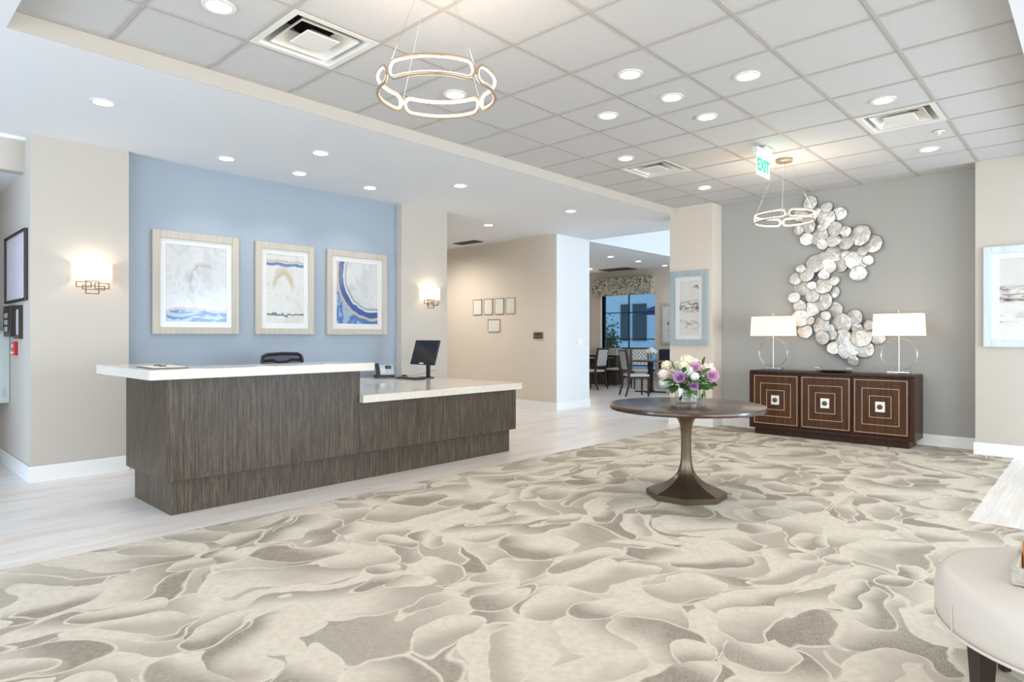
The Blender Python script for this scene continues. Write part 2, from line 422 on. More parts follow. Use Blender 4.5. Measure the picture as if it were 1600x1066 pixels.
def ob(name, bm, mat, parent=None, smooth=False, bev=0, world=True, seg=2, angle=40):
    """link a bmesh as one object; with world=True its coordinates are world ones"""
    bmesh.ops.recalc_face_normals(bm, faces=bm.faces)
    root = parent; mw = Matrix.Identity(4); ch = []
    while root is not None: ch.append(root); root = root.parent
    for r in reversed(ch): mw = mw @ Matrix.LocRotScale(r.location, r.rotation_euler, r.scale)
    if world and parent is not None: bm.transform(mw.inverted())
    me = bpy.data.meshes.new(name)
    if world and parent is None:
        vs = [v.co for v in bm.verts]
        c = Vector((sum(v.x for v in vs)/len(vs), sum(v.y for v in vs)/len(vs), min(v.z for v in vs)))
        bmesh.ops.translate(bm, verts=bm.verts, vec=-c)
    else: c = Vector((0, 0, 0))
    bm.to_mesh(me); bm.free()
    o = bpy.data.objects.new(name, me); C.objects.link(o); o.location = c
    if mat is not None: me.materials.append(mat)
    if parent is not None: o.parent = parent
    if smooth:
        for p in me.polygons: p.use_smooth = True
        me.set_sharp_from_angle(angle=math.radians(angle))
    if bev:
        md = o.modifiers.new('bevel', 'BEVEL'); md.width = bev; md.segments = seg; md.limit_method = 'ANGLE'; md.angle_limit = math.radians(35)
        md.harden_normals = False
    return o
def quad(name, pts, mat, parent=None, world=True, label=None):
    bm = BM(); v = [bm.verts.new(p) for p in pts]; f = bm.faces.new(v)
    uv = bm.loops.layers.uv.new('UVMap')
    for l, c in zip(f.loops, ((0, 0), (1, 0), (1, 1), (0, 1))): l[uv].uv = c
    mw = Matrix.Identity(4); ch = []; root = parent
    while root is not None: ch.append(root); root = root.parent
    for r in reversed(ch): mw = mw @ Matrix.LocRotScale(r.location, r.rotation_euler, r.scale)
    if world and parent is not None: bm.transform(mw.inverted())
    me = bpy.data.meshes.new(name); bm.to_mesh(me); bm.free(); me.materials.append(mat)
    o = bpy.data.objects.new(name, me); C.objects.link(o)
    if parent is not None: o.parent = parent
    if label: o['label'] = label
    return o
def tag(o, label, cat, group=None, kind=None):
    o['label'] = label; o['category'] = cat
    if group: o['group'] = group
    if kind: o['kind'] = kind
    return o
def thing(name, label, cat, loc=(0, 0, 0), rz=0, group=None):
    o = bpy.data.objects.new(name, None); C.objects.link(o); o.location = loc; o.rotation_euler = (0, 0, rz)
    o.empty_display_size = .1
    return tag(o, label, cat, group)
def struct(name, bm, mat, parent=None, **kw):
    o = ob(name, bm, mat, parent, **kw)
    if parent is None: o['kind'] = 'structure'
    return o
def dup(root, loc, rz=None, label=None, group=None):
    def cp(o, par):
        c = o.copy(); C.objects.link(c)
        if par is not None: c.parent = par
        for k in list(o.children): cp(k, c)
        return c
    r = cp(root, None); r.location = loc
    if rz is not None: r.rotation_euler = (0, 0, rz)
    if label: r['label'] = label
    if group: r['group'] = group
    return r
def bx(name, b, mat, parent=None, bev=0, world=True, **kw):
    bm = BM(); box(bm, *b); return ob(name, bm, mat, parent, bev=bev, world=world, **kw)
def sbx(name, b, mat, bev=0):
    bm = BM(); box(bm, *b); return struct(name, bm, mat, bev=bev)

# ================================================================== THE SETTING
ZT, ZS = 3.2, 3.09
sbx('floor', (-4, 15, -5, 12.2, -.12, 0), M['planks'])
bm = BM(); prism(bm, [(-3.9, -4.9), (5.395, -4.9), (5.395, .695), (8.53, .695), (8.53, 1.03), (8.83, 1.03), (8.83, 4.07), (8.53, 4.07), (8.53, 4.42), (-3.9, 4.42)], 0, .007)
o = ob('carpet', bm, M['carpet']); tag(o, 'cream and grey brown petal patterned carpet laid across the lobby floor', 'carpet')

# tile ceiling: individual tiles, left out where the diffusers sit
GX = [.69]+[.61*k for k in range(2, 15)]+[8.83]
GY = [.375]+[.39+.61*k for k in range(1, 7)]+[4.68]
GX = [.69, 1.22]+[1.22+.61*k for k in range(1, 13)]+[8.83]
GX = [g for g in GX if g < 8.6]+[8.83]
GY = [.375, 1.0, 1.61, 2.22, 2.83, 3.44, 4.05, 4.68]
VENTS = [(2.135, 3.745), (6.405, 3.745), (6.405, 1.305)]
bm = BM()
for i in range(len(GX)-1):
    for j in range(len(GY)-1):
        cx, cy = (GX[i]+GX[i+1])/2, (GY[j]+GY[j+1])/2
        if any(abs(cx-a) < .2 and abs(cy-b) < .2 for a, b in VENTS): continue
        box(bm, GX[i], GX[i+1], GY[j], GY[j+1], ZT+.006, ZT+.03)
struct('ceiling', bm, M['tile'])
bm = BM()
for x in GX[1:-1]: box(bm, x-.012, x+.012, GY[0], GY[-1], ZT, ZT+.0055)
for y in GY[1:-1]: box(bm, GX[0], GX[-1], y-.012, y+.012, ZT-.0006, ZT+.0052)
box(bm, GX[0], GX[-1], GY[-1]-.02, GY[-1], ZT-.001, ZT+.006); box(bm, GX[0], GX[-1], GY[0], GY[0]+.02, ZT-.001, ZT+.006)
box(bm, GX[-1]-.02, GX[-1], GY[0], GY[-1], ZT-.001, ZT+.006)
struct('ceiling', bm, M['grid'])
# smooth lower ceilings round the tile field
bm = BM()
box(bm, -4, .69, -5, 4.68, ZS, ZS+.2); box(bm, -4, 9.58, 4.68, 7.15, ZS, ZS+.2); box(bm, 1.19, 9.58, 7.15, 12.2, ZS, ZS+.2)
box(bm, .69, 9.0, -5, .375, ZS, ZS+.2)
struct('ceiling', bm, M['soffit'])
sbx('ceiling', (.69, 9, .3, 4.8, ZT+.34, ZT+.4), M['duct'])
M['fascia'] = paint('fascia paint', srgb(196, 190, 181))
sbx('trim_3', (.69, 8.53, 4.672, 4.68, ZS, ZT-.001), M['fascia'])
# left wall with the sconce, side corridor
sbx('wall_left', (1.19, 1.965, 6.93, 12.2, 0, ZS), M['beige'])
sbx('wall_corridor_header', (-4, 1.19, 7.15, 7.3, 2.78, ZS), M['beige'])
sbx('trim_1', (-4, 1.19, 7.12, 7.15, 3.06, ZS), M['trim'])
sbx('ceiling', (-4, 1.19, 7.3, 12.2, 2.78, 2.9), M['soffit'])
sbx('wall_corridor_end', (-4, 1.19, 12.0, 12.2, 0, 2.78), M['tan'])
sbx('wall_corridor_side', (-1.3, -1.1, 6.93, 12, 0, ZS), M['beige'])
sbx('wall_back_left', (1.965, 5.24, 7.05, 7.2, 0, ZS), M['blue'])
bm = BM(); box(bm, 5.24, 6.05, 6.93, 7.5, 0, ZS)
struct('wall_pier_left', bm, M['beige'])
sbx('wall_hall', (8.64, 8.8, 7.0, 12.2, 0, ZS), M['tan'])
sbx('wall_hall_end', (1.965, 8.64, 11.6, 11.8, 0, ZS), M['tan'])
sbx('wall_white', (8.641, 9.6, 6.995, 7.4, 0, ZS), M['white'])
sbx('wall_white_side', (9.5, 9.6, 7.4, 12.2, 0, ZS+.2), M['tan'])
# light well and dining room
bm = BM(); box(bm, 9.6, 15, 7.0, 12.2, ZS-.03, ZS+.1)
struct('ceiling', bm, M['soffit'])
sbx('wall_fascia', (9.58, 15, 6.98, 7.02, ZS-.03, 4.1), M['white'])
sbx('wall_fascia_near', (9.581, 9.62, 1.9, 6.979, ZS-.001, 4.1), M['white'])
sbx('ceiling', (9.5, 15, 1.9, 7.02, 4.05, 4.15), M['white'])
bm = BM()
box(bm, 14.7, 14.9, 1.9, 8.6, 0, 4.1); box(bm, 14.7, 14.9, 10.27, 12.2, 0, 4.1)
box(bm, 14.7, 14.9, 8.6, 10.27, 2.5, 4.1); box(bm, 14.7, 14.9, 8.6, 10.27, 0, .38)
struct('wall_dining', bm, M['tan'])
sbx('wall_dining_side', (9.6, 15, 12.0, 12.2, 0, 3.2), M['tan'])
sbx('wall_link_end', (9, 15, 1.7, 1.9, 0, 4.1), M['white'])
# end wall with the sideboard
sbx('wall_pier_middle', (8.53, 9.0, 4.07, 4.74, 0, ZT+.1), M['tan'])
M['pierpaint'] = M['beige']
sbx('wall_end', (8.83, 9.0, 1.03, 4.07, 0, ZT+.1), M['grey'])
sbx('wall_pier_right', (8.53, 9.0, -5, 1.03, 0, ZT+.1), M['beige'])
# walls behind the camera, with their window openings
def window_wall(name, axis, pos, lo, hi, openings, ztop):
    bm = BM(); t = .15
    def b(a0, a1, z0, z1):
        if axis == 'x': box(bm, pos-t, pos, a0, a1, z0, z1)
        else: box(bm, a0, a1, pos-t, pos, z0, z1)
    cur = lo
    for a0, a1 in openings:
        b(cur, a0, 0, ZS+.2); b(a0, a1, ztop, ZS+.2); cur = a1
    b(cur, hi, 0, ZS+.2)
    struct(name, bm, M['beige'])
    return
window_wall('wall_front', 'x', -4, -5, 12.2, [(-2.7+.95*k, -1.9+.95*k) for k in range(8)]+[(4.98, 6.7)], 2.6)
window_wall('wall_right', 'y', -5, -4, 9, [(-1.5, 2.4), (2.6, 6.5), (6.8, 8.4)], 2.6)
for k, b in enumerate([(-4.1, -4.06, -2.7, 4.75, 0, 2.6)]):
    sbx('window_1', b, M['glass'])
sbx('window_2', (-1.5, 8.4, -5.1, -5.06, 0, 2.6), M['glass'])

# baseboards
def base(name, segs):
    bm = BM()
    for b in segs: box(bm, *b, 0, .125); 
    for b in segs:
        x0, x1, y0, y1 = b
        box(bm, x0+(.005 if x1-x0 < .05 else 0), x1-(.005 if x1-x0 < .05 else 0), y0+(.005 if y1-y0 < .05 else 0), y1-(.005 if y1-y0 < .05 else 0), .125, .14)
    struct(name, bm, M['trim'])
T = .014
base('baseboard_left', [(1.19-T, 1.965, 6.93-T, 6.93), (1.19-T, 1.19, 6.93, 12)])
base('baseboard_back_left', [(1.965, 5.24, 7.05-T, 7.05), (5.24-T, 6.05+T, 6.93-T, 6.93), (5.24-T, 5.24, 6.93, 7.05), (6.05, 6.05+T, 6.93, 7.5)])
base('baseboard_hall', [(8.64-T, 8.64, 6.995, 11.6), (8.64-T, 9.6+T, 6.995-T, 6.995), (9.6, 9.6+T, 6.995, 12)])
base('baseboard_dining', [(14.7-T, 14.7, 2, 12)])
base('baseboard_pier', [(8.53-T, 8.53, 4.07-T, 4.74+T), (8.53, 8.83, 4.07-T, 4.07), (8.53, 9, 4.74, 4.74+T)])
base('baseboard_end', [(8.83-T, 8.83, 1.03, 4.07)])
base('baseboard_right', [(8.53-T, 8.53, -5, 1.03+T), (8.53, 8.83-T, 1.03, 1.03+T)])

# ================================================================== DOWNLIGHTS
def make_downlight(z, label, group, r=.082):
    t = thing('ceiling_downlight', label, 'ceiling light', (0, 0, z), 0, group)
    bm = BM(); lathe(bm, [(r*.82, .004), (r*.84, -.006), (r*1.12, -.004), (r*1.14, 0)], seg=28, cap=False); ob('trim_ring', bm, M['ventwhite'], t, True, world=False)
    bm = BM(); lathe(bm, [(r*.84, .0), (r*.3, -.004), (.001, -.005)], seg=28, cap=False); ob('lens', bm, M['lens'], t, True, world=False)
    light('downlight_beam', 'SPOT', (0, 0, -.02), 1, NEUT, t, size=.06, spot=128, blend=.8)
    return t
def place_lights(first, spots, z, power, col, labels, group, spot=128, blend=.8):
    ld = [c for c in first.children if c.type == 'LIGHT'][0].data
    for i, (x, y) in enumerate(spots):
        t = first if i == 0 else dup(first, (x, y, z))
        t.location = (x, y, z); t['label'] = labels[i]; t['group'] = group
    ld.energy = power; ld.color = col; ld.spot_size = math.radians(spot); ld.spot_blend = blend
tl = [(1.525, 3.745), (3.355, 3.745), (3.965, 2.525), (4.575, 1.915), (4.575, 2.525), (4.575, 3.135), (5.185, 2.525), (5.795, 3.745), (5.795, 1.305), (7.625, 1.305), (7.625, 3.745)]
lb = ['recessed downlight in a ceiling tile at the top left, before the nearest air diffuser',
      'recessed downlight in the tile ceiling, seen through the nearer ring pendant',
      'recessed downlight nearest the camera in the cluster of five above the round table',
      'rightmost recessed downlight of the cluster of five above the round table',
      'middle recessed downlight of the cluster of five above the round table',
      'leftmost recessed downlight of the cluster of five above the round table',
      'recessed downlight farthest from the camera in the cluster of five above the round table',
      'recessed downlight beside the small far air diffuser in mid ceiling',
      'recessed downlight just in front of the air diffuser at the right',
      'recessed downlight near the right end of the grey accent wall',
      'recessed downlight near the pier at the left end of the grey accent wall']
first_tile = make_downlight(ZT, '', 'tile downlights')
place_lights(first_tile, tl, ZT, 13, NEUT, lb, 'downlights in the tile ceiling')
dup(first_tile, (2.135, .695, ZT), label='unseen downlight added to the tile ceiling right above the white ottoman')  # out of view downlights, added to brighten the ottoman top
dup(first_tile, (3.355, .695, ZT), label='unseen downlight added to the tile ceiling just beyond the white ottoman')
dup(first_tile, (.915, 2.525, ZT), label='unseen downlight added in the first row of ceiling tiles, left of the ottoman')  # third added downlight, also out of view
sl = [(1.419, 5.62), (2.715, 6.48), (3.262, 5.61), (3.51, 6.48), (4.43, 6.48), (5.10, 5.605), (7.21, 5.58), (7.21, 7.25)]
lb = ['round downlight in the smooth white ceiling at the far left',
      'first downlight from the left in the row close above the blue wall',
      'larger looking downlight above the desk, over the middle painting',
      'second downlight from the left in the row close above the blue wall',
      'third and rightmost downlight in the row close above the blue wall',
      'downlight in the smooth ceiling out from the right wall sconce',
      'downlight in the smooth ceiling nearest the tiled ceiling edge by the white wall',
      'downlight in the hallway ceiling beside the right wall sconce pier']
place_lights(make_downlight(ZS, '', ''), sl, ZS, 15, (1, .95, .9), lb, 'downlights in the smooth white ceiling', 112, .45)
dl = [(11.7, 7.95), (12.84, 7.95), (14.06, 7.95), (11.78, 8.9), (13.42, 9.75)]
lb = ['nearest downlight of the row in the dining room ceiling', 'middle downlight of the row in the dining room ceiling',
      'downlight of the dining room ceiling row farthest right, beside the pier', 'dining room downlight half hidden by the white wall edge',
      'far left dining room downlight near the valance']
place_lights(make_downlight(ZS-.03, '', '', .075), dl, ZS-.03, 12, NEUT, lb, 'downlights in the dining room ceiling')
for n in ((6.9, 9.6),):
    t = make_downlight(ZS, 'downlight deep in the hallway ceiling above the tan wall', None); t.location = (7.4, 9.3, ZS)
    [c for c in t.children if c.type == 'LIGHT'][0].data.spot_size = math.radians(170)
    [c for c in t.children if c.type == 'LIGHT'][0].data.energy = 200; t['group'] = 'downlights in the smooth white ceiling'

# ================================================================== AIR DIFFUSERS
def diffuser(label):
    t = thing('air_diffuser', label, 'air vent', (0, 0, ZT), 0, 'square air diffusers in the tile ceiling')
    h = .295
    def frust(name, prof, mat):
        bm = BM(); lathe(bm, [(r*math.sqrt(2), z) for r, z in prof], seg=4, cap=False, rot=PI/4)
        return ob(name, bm, mat, t, world=False)
    bm = BM(); lathe(bm, [(r*1.41421, z) for r, z in [(h, .03), (h, -.004), (.255, -.004), (.20, .16)]], seg=4, cap=False, rot=PI/4)
    f = ob('frame', bm, M['ventwhite'], t, world=False)
    bm = BM(); lathe(bm, [(.20*1.414, .16), (.20*1.414, .22), (.001, .22)], seg=4, cap=False, rot=PI/4); lathe(bm, [(.15, .10), (.15, .2)], seg=24, cap=False)
    ob('duct', bm, M['duct'], t, world=False)
    frust('cone', [(.12, .085), (.195, .02), (.205, .0), (.20, .0), (.19, .015), (.115, .08), (.12, .085)], M['ventwhite'])
    bm = BM(); lathe(bm, [(.11*1.414, -.003), (.115*1.414, .004), (.05*1.414, .05), (.001, .05)], seg=4, cap=False, rot=PI/4)
    v = [bm.verts.new(((.11 if i in (1, 2) else -.11), (.11 if i > 1 else -.11), -.003)) for i in range(4)]; bm.faces.new(v)
    ob('centre_plate', bm, M['ventwhite'], t, world=False)
    return t
d0 = diffuser('largest looking square air diffuser at the top left of the tile ceiling'); d0.location = (*VENTS[0], ZT)
dup(d0, (*VENTS[1], ZT), label='small far square air diffuser above the hallway opening in mid ceiling')
dup(d0, (*VENTS[2], ZT), label='square air diffuser at the right of the tile ceiling')
t = thing('ceiling_sensor', 'small pale sprinkler cover in the tile behind the right air diffuser', 'sprinkler', (7.02, 1.12, ZT))
bm = BM(); lathe(bm, [(.045, 0), (.045, -.006), (.012, -.01), (.012, -.03), (.02, -.034), (.001, -.034)], seg=20, cap=False); ob('cover', bm, M['ventwhite'], t, True, world=False)
def slotvent(name, label, loc, a, b):
    t = thing(name, label, 'air vent', loc)
    bm = BM(); box(bm, -a, a, -b, b, -.012, 0); ob('frame', bm, M['bronze'], t, world=False, bev=.003)
    for k in range(6): 
        bm = BM(); y = -b+b*2*(k+.5)/6; box(bm, -a*.9, a*.9, y-.01, y+.01, -.018, -.0125); ob('slat', bm, M['darkframe'], t, world=False)
slotvent('ceiling_grille', 'flat bronze return air grille in the hallway ceiling', (8.25, 8.85, ZS), .12, .3)
slotvent('ceiling_grille', 'flat bronze air grille in the dining room ceiling near the valance', (14.0, 9.3, ZS-.03), .25, .45)

# ================================================================== RING PENDANTS
def pendant(label, loc, off):
    x, y = loc; zc = 2.572; R = .30
    t = thing('ring_pendant', label, 'pendant light', (x, y, ZT), 0, 'lit ring pendants')
    bm = BM(); lathe(bm, [(.085, 0), (.085, -.022), (.08, -.026), (.001, -.026)], (x, y), 32, cap=False, z=ZT); ob('canopy', bm, M['champagne'], t, True)
    for k in range(4):
        th0 = math.radians(off+90*k+45); L = math.radians(86)*R; hh = .043; pts = []; ins = []
        e = hh
        loop = []
        for i in range(24): loop.append((-L/2+e+(L-2*e)*i/23, -hh))
        for i in range(1, 12): a = -PI/2+PI*i/12; loop.append((L/2-e+e*math.cos(a), e*math.sin(a)))
        for i in range(24): loop.append((L/2-e-(L-2*e)*i/23, hh))
        for i in range(1, 12): a = PI/2+PI*i/12; loop.append((-L/2+e+e*math.cos(a), e*math.sin(a)))
        def P(s, z): a = th0+s/R; return (x+R*math.cos(a), y+R*math.sin(a), zc+z)
        outer = [P(s, z) for s, z in loop]
        inner = []
        for s, z in loop:
            cs = max(-L/2+e, min(L/2-e, s)); dx, dz = s-cs, z; q = math.hypot(dx, dz); inner.append(P(cs+dx*(q-.0048)/q, dz*(q-.0048)/q))
        bm = BM(); tube(bm, outer, .0095, 12, True); lk = ob('metal_loop', bm, M['champagne'], t, True)
        bm = BM(); tube(bm, inner, .0068, 10, True); ob('led_strip', bm, M['led'], lk, True)
        a = math.radians(off+90*k); jx, jy = x+R*math.cos(a), y+R*math.sin(a)
        bm = BM(); lathe(bm, [(.001, -.012), (.011, -.012), (.011, .012), (.004, .02), (.001, .02)], (jx, jy), 12, cap=False, z=zc); ob('joint', bm, M['champagne'], t, True)
        bm = BM(); tube(bm, [(jx, jy, zc+.015), (x+.06*math.cos(a), y+.06*math.sin(a), ZT-.02)], .0011, 5); ob('cable', bm, M['steel'], t)
    light('pendant_glow', 'POINT', (0, 0, 2.60-ZT), 22, (1, .82, .62), t, size=.22)
pendant('larger looking lit ring pendant of four linked loops near the camera', (2.135, 2.525), -2)
pendant('small looking lit ring pendant hanging before the shell wall sculpture', (7.015, 2.525), 25)

# ================================================================== EXIT SIGN
t = thing('exit_sign', 'green edge lit exit sign hanging from the tile ceiling beside the far pendant', 'exit sign', (6.42, 2.525, ZT))
bx('canopy', (6.36, 6.56, 2.47, 2.58, ZT-.025, ZT), M['ventwhite'], t, .004)
bx('housing', (6.22, 6.68, 2.495, 2.555, ZT-.085, ZT-.0255), M['ventwhite'], t, .006)
pn = bx('panel', (6.26, 6.60, 2.522, 2.528, ZT-.29, ZT-.085), M['exitglass'], t)
def text_mesh(txt, size, extr, mat, name, parent, mtx):
    cu = bpy.data.curves.new('lettering', 'FONT'); cu.body = txt; cu.size = size; cu.extrude = extr; cu.align_x = 'CENTER'; cu.align_y = 'CENTER'; cu.offset = size*.02
    tmp = bpy.data.objects.new('lettering', cu); C.objects.link(tmp)
    bpy.context.view_layer.update()
    me = bpy.data.meshes.new_from_object(tmp.evaluated_get(bpy.context.evaluated_depsgraph_get()))
    bpy.data.objects.remove(tmp); bpy.data.curves.remove(cu)
    me.transform(mtx); me.materials.clear(); me.materials.append(mat)
    o = bpy.data.objects.new(name, me); C.objects.link(o)
    if parent: o.parent = parent
    return o
text_mesh('EXIT', .15, .001, M['exit_green'], 'lettering', pn, Matrix.Translation(Vector((6.43-6.42, 2.519-2.525, -.19))) @ Matrix.Diagonal((1, 1, 1.15, 1)) @ Matrix.Rotation(PI/2, 4, 'X'))
light('exit_glow', 'POINT', (0, -.06, -.2), .35, (.2, 1, .5), t, size=.08)

# ================================================================== WALL SCONCES
def sconce(cx, label):
    y = 6.93; t = thing('wall_sconce', label, 'wall sconce', (cx, y, 1.72), 0, 'wall sconces by the reception desk')
    z0, z1 = 1.812, 1.972
    bm = BM(); w_, d_ = .147, .105
    def ring(z): return [(cx-w_, y-.004, z), (cx-w_, y-d_+.02, z), (cx-w_+.02, y-d_, z), (cx+w_-.02, y-d_, z), (cx+w_, y-d_+.02, z), (cx+w_, y-.004, z)]
    a = [bm.verts.new(p) for p in ring(z0)]; b = [bm.verts.new(p) for p in ring(z1)]
    for i in range(5): bm.faces.new((a[i], a[i+1], b[i+1], b[i]))
    s = ob('lamp_shade', bm, M['shade'], t); md = s.modifiers.new('thick', 'SOLIDIFY'); md.thickness = .002
    sc = .00051; yy = y-.09
    def rect(x0, x1, a0, a1, dy=0):
        X0, X1 = cx+(x0-475)*sc, cx+(x1-475)*sc; Z0, Z1 = z0-(a1-640)*sc*1.03, z0-(a0-640)*sc*1.03
        w = .0035
        bm = BM()
        for bb in ((X0, X1, Z1-w*2, Z1), (X0, X1, Z0, Z0+w*2), (X0, X0+w*2, Z0+w*2, Z1-w*2), (X1-w*2, X1, Z0+w*2, Z1-w*2)):
            box(bm, bb[0], bb[1], yy+dy-.004, yy+dy+.004, bb[2], bb[3])
        ob('metal_link', bm, M['bronze'], t)
    rect(192, 435, 672, 772); rect(483, 718, 680, 787, .009); rect(280, 640, 733, 812, -.009); rect(345, 562, 645, 880, .018)
    bx('back_plate', (cx-.05, cx+.05, y-.015, y-.001, 1.84, 1.94), M['bronze'], t, .004)
    bx('arm', (cx-.008, cx+.008, y-.065, y-.0155, 1.87, 1.885), M['bronze'], t)
    light('sconce_bulb', 'POINT', (0, -.05, .19), 4.4, (1, .84, .64), t, size=.03)
sconce(1.655, 'lit linen shade wall sconce on the far left pier')
sconce(5.70, 'lit linen shade wall sconce on the pier right of the paintings')

# ================================================================== FRAMED PICTURES
def picture(name, label, cat, plane, c0, c1, z0, z1, fw, mw, fmat, amat, group=None, depth=.04, mat_board=True, amat_label=None, grow=0):
    """plane ('y', y) faces -Y ; ('x', x) faces -X, c0 is the left edge as seen"""
    ax, pos = plane
    sg = 1 if c1 > c0 else -1
    def W(c, d, z): return (c, pos-d, z) if ax == 'y' else (pos-d, c, z)
    mid = W((c0+c1)/2, 0, z0); t = thing(name, label, cat, mid, 0, group)
    def slab(nm, prs, d0, d1, m, par=t, bev=0):
        bm = BM()
        for a0, a1, b0, b1 in prs:
            p, q = W(a0, d0, b0), W(a1, d1, b1)
            box(bm, min(p[0], q[0]), max(p[0], q[0]), min(p[1], q[1]), max(p[1], q[1]), b0, b1)
        return ob(nm, bm, m, par, bev=bev)
    s = sg
    slab('frame', [(c0, c0+s*fw, z0, z1), (c1-s*fw, c1, z0, z1), (c0+s*fw, c1-s*fw, z0, z0+fw), (c0+s*fw, c1-s*fw, z1-fw, z1)], .001, depth, fmat, bev=.003)
    i0, i1, j0, j1 = c0+s*fw, c1-s*fw, z0+fw, z1-fw
    if mat_board:
        slab('mat_board', [(i0, i0+s*mw, j0, j1), (i1-s*mw, i1, j0, j1), (i0+s*mw, i1-s*mw, j0, j0+mw), (i0+s*mw, i1-s*mw, j1-mw, j1)], .012, depth*.55, M['matte'])
    else: mw = 0
    a0, a1, b0, b1 = i0+s*mw, i1-s*mw, j0+mw, j1-mw
    d = depth*.4
    q = quad('print', [W(a0, d, b0), W(a1, d, b0), W(a1, d, b1), W(a0, d, b1)], amat, t)
    if amat_label: q['label'] = amat_label
    slab('backing', [(i0, i1, j0, j1)], .001, .006, M['darkframe'])
    return t
Yb = ('y', 7.05)
G = 'flow paintings on the blue wall'
picture('framed_painting', 'largest framed abstract painting, grey with a blue foot, leftmost on the blue wall', 'painting', Yb, 2.20, 3.075, 1.318, 2.378, .072, .058, M['framewood'], M['art1'], G)
picture('framed_painting', 'narrow framed abstract painting with a tan arch, middle of the blue wall', 'painting', Yb, 3.268, 3.992, 1.318, 2.378, .07, .06, M['framewood'], M['art2'], G)
picture('framed_painting', 'framed abstract painting with a big blue wave, rightmost on the blue wall', 'painting', Yb, 4.172, 5.062, 1.318, 2.378, .072, .066, M['framewood'], M['art3'], G)
picture('framed_print', 'tall narrow print in a blue grey frame on the pier', 'picture', ('x', 8.53), 4.713, 4.121, 1.17, 2.25, .082, .058, M['frameblue'], M['art4'])
picture('framed_print', 'large print in a pale blue frame cut by the right image edge', 'picture', ('x', 8.53), .955, .05, 1.18, 2.255, .072, .066, M['framepale'], M['art5'])
picture('framed_print', 'print in a beige frame on the dining room wall, half hidden by the pier', 'picture', ('x', 14.7), 8.40, 7.6, 1.1, 2.15, .06, .1, M['framewood'], M['art4'])
H = [(9.102, 8.86), (8.80, 8.565), (8.505, 8.27), (8.213, 7.985)]
nm = ['leftmost', 'second from the left', 'third from the left', 'rightmost']
for k, (a, b) in enumerate(H):
    picture('certificate_frame', 'small cream framed certificate, %s of the row of four in the hallway' % nm[k], 'certificate', ('x', 8.64), a, b, 1.725, 2.03, .012, 0, M['inlay'] if 0 else M['framewood'], M['cert'], 'row of four hallway certificates', .025, False)
picture('certificate_frame', 'square cream framed notice hung below the row of four in the hallway', 'certificate', ('x', 8.64), 8.69, 8.37, 1.39, 1.635, .012, 0, M['framewood'], M['cert'], None, .025, False)
t = thing('wall_plaque', 'small dark brown plaque on the tan hallway wall near the corner', 'plaque', (8.64, 7.415, 1.26))
bx('plate', (8.622, 8.639, 7.308, 7.522, 1.262, 1.375), M['plaque'], t, .004)
bx('inset', (8.619, 8.6215, 7.35, 7.48, 1.325, 1.345), M['black'], t)
bx('lip', (8.61, 8.6215, 7.312, 7.518, 1.262, 1.275), M['black'], t)
t = thing('light_switch', 'white double light switch on the white wall corner', 'light switch', (9.28, 6.995, 1.15))
bx('plate', (9.2, 9.37, 6.985, 6.994, 1.15, 1.26), M['trim'], t, .003)
for k in range(2): bx('rocker', (9.225+.07*k, 9.275+.07*k, 6.98, 6.9845, 1.175, 1.235), M['trim'], t, .002)

# side wall of the left corridor
XL = 1.19
def sideframe(name, label, cat, y0, y1, z0, z1, fw, inner):
    t = thing(name, label, cat, (XL, (y0+y1)/2, z0))
    bm = BM()
    for b in ((y0, y0+fw, z0, z1), (y1-fw, y1, z0, z1), (y0+fw, y1-fw, z0, z0+fw), (y0+fw, y1-fw, z1-fw, z1)): box(bm, XL-.03, XL-.001, *b)
    ob('frame', bm, M['darkframe'], t, bev=.002)
    bx('board', (XL-.012, XL-.001, y0+fw, y1-fw, z0+fw, z1-fw), inner, t)
    return t
M['board'] = NT('pale lilac board', .5, srgb(214, 208, 216)).m
sideframe('notice_board', 'large blank pale notice board in a dark frame at the left edge', 'notice board', 7.01, 7.98, 1.615, 2.26, .022, M['board'])
sideframe('framed_notice', 'small dark framed notice under the large board', 'notice', 7.235, 7.52, 1.27, 1.58, .035, M['board'])
t = thing('alarm_panel', 'dark alarm annunciator panel with small screens beside the small notice', 'control panel', (XL, 7.7, 1.29))
bx('case', (XL-.05, XL-.001, 7.53, 7.88, 1.29, 1.585), M['darkframe'], t, .004)
for k in range(3): bx('display', (XL-.054, XL-.0505, 7.66, 7.80, 1.34+.065*k, 1.385+.065*k), M['tube'], t)
bx('indicator', (XL-.054, XL-.0505, 7.74, 7.78, 1.545, 1.565), M['red'], t)
t = thing('fire_alarm_pull', 'red fire alarm pull station on the left side wall', 'fire alarm', (XL, 7.6, 1.11))
bx('case', (XL-.03, XL-.001, 7.47, 7.62, 1.112, 1.242), M['red'], t, .006)
bx('handle', (XL-.04, XL-.0305, 7.49, 7.60, 1.13, 1.15), M['trim'], t, .002)
text_mesh('FIRE', .045, .0008, M['trim'], 'lettering', t, Matrix.Translation((-.0315, -.055, .09)) @ Matrix.Rotation(-PI/2, 4, 'Z') @ Matrix.Rotation(PI/2, 4, 'X'))
t = thing('wall_cabinet', 'pale grey steel cabinet jutting from the left side wall', 'cabinet', (1.0, 8.1, .64))
bx('body', (.8, XL-.001, 7.85, 8.35, .64, 1.33), M['cabinet'], t, .01)
bx('top_cap', (.795, XL-.001, 7.845, 8.355, 1.3305, 1.345), M['cabinet'], t, .004)
bx('grille', (.85, 1.14, 7.843, 7.8495, .7, .8), M['cabinet'], t)

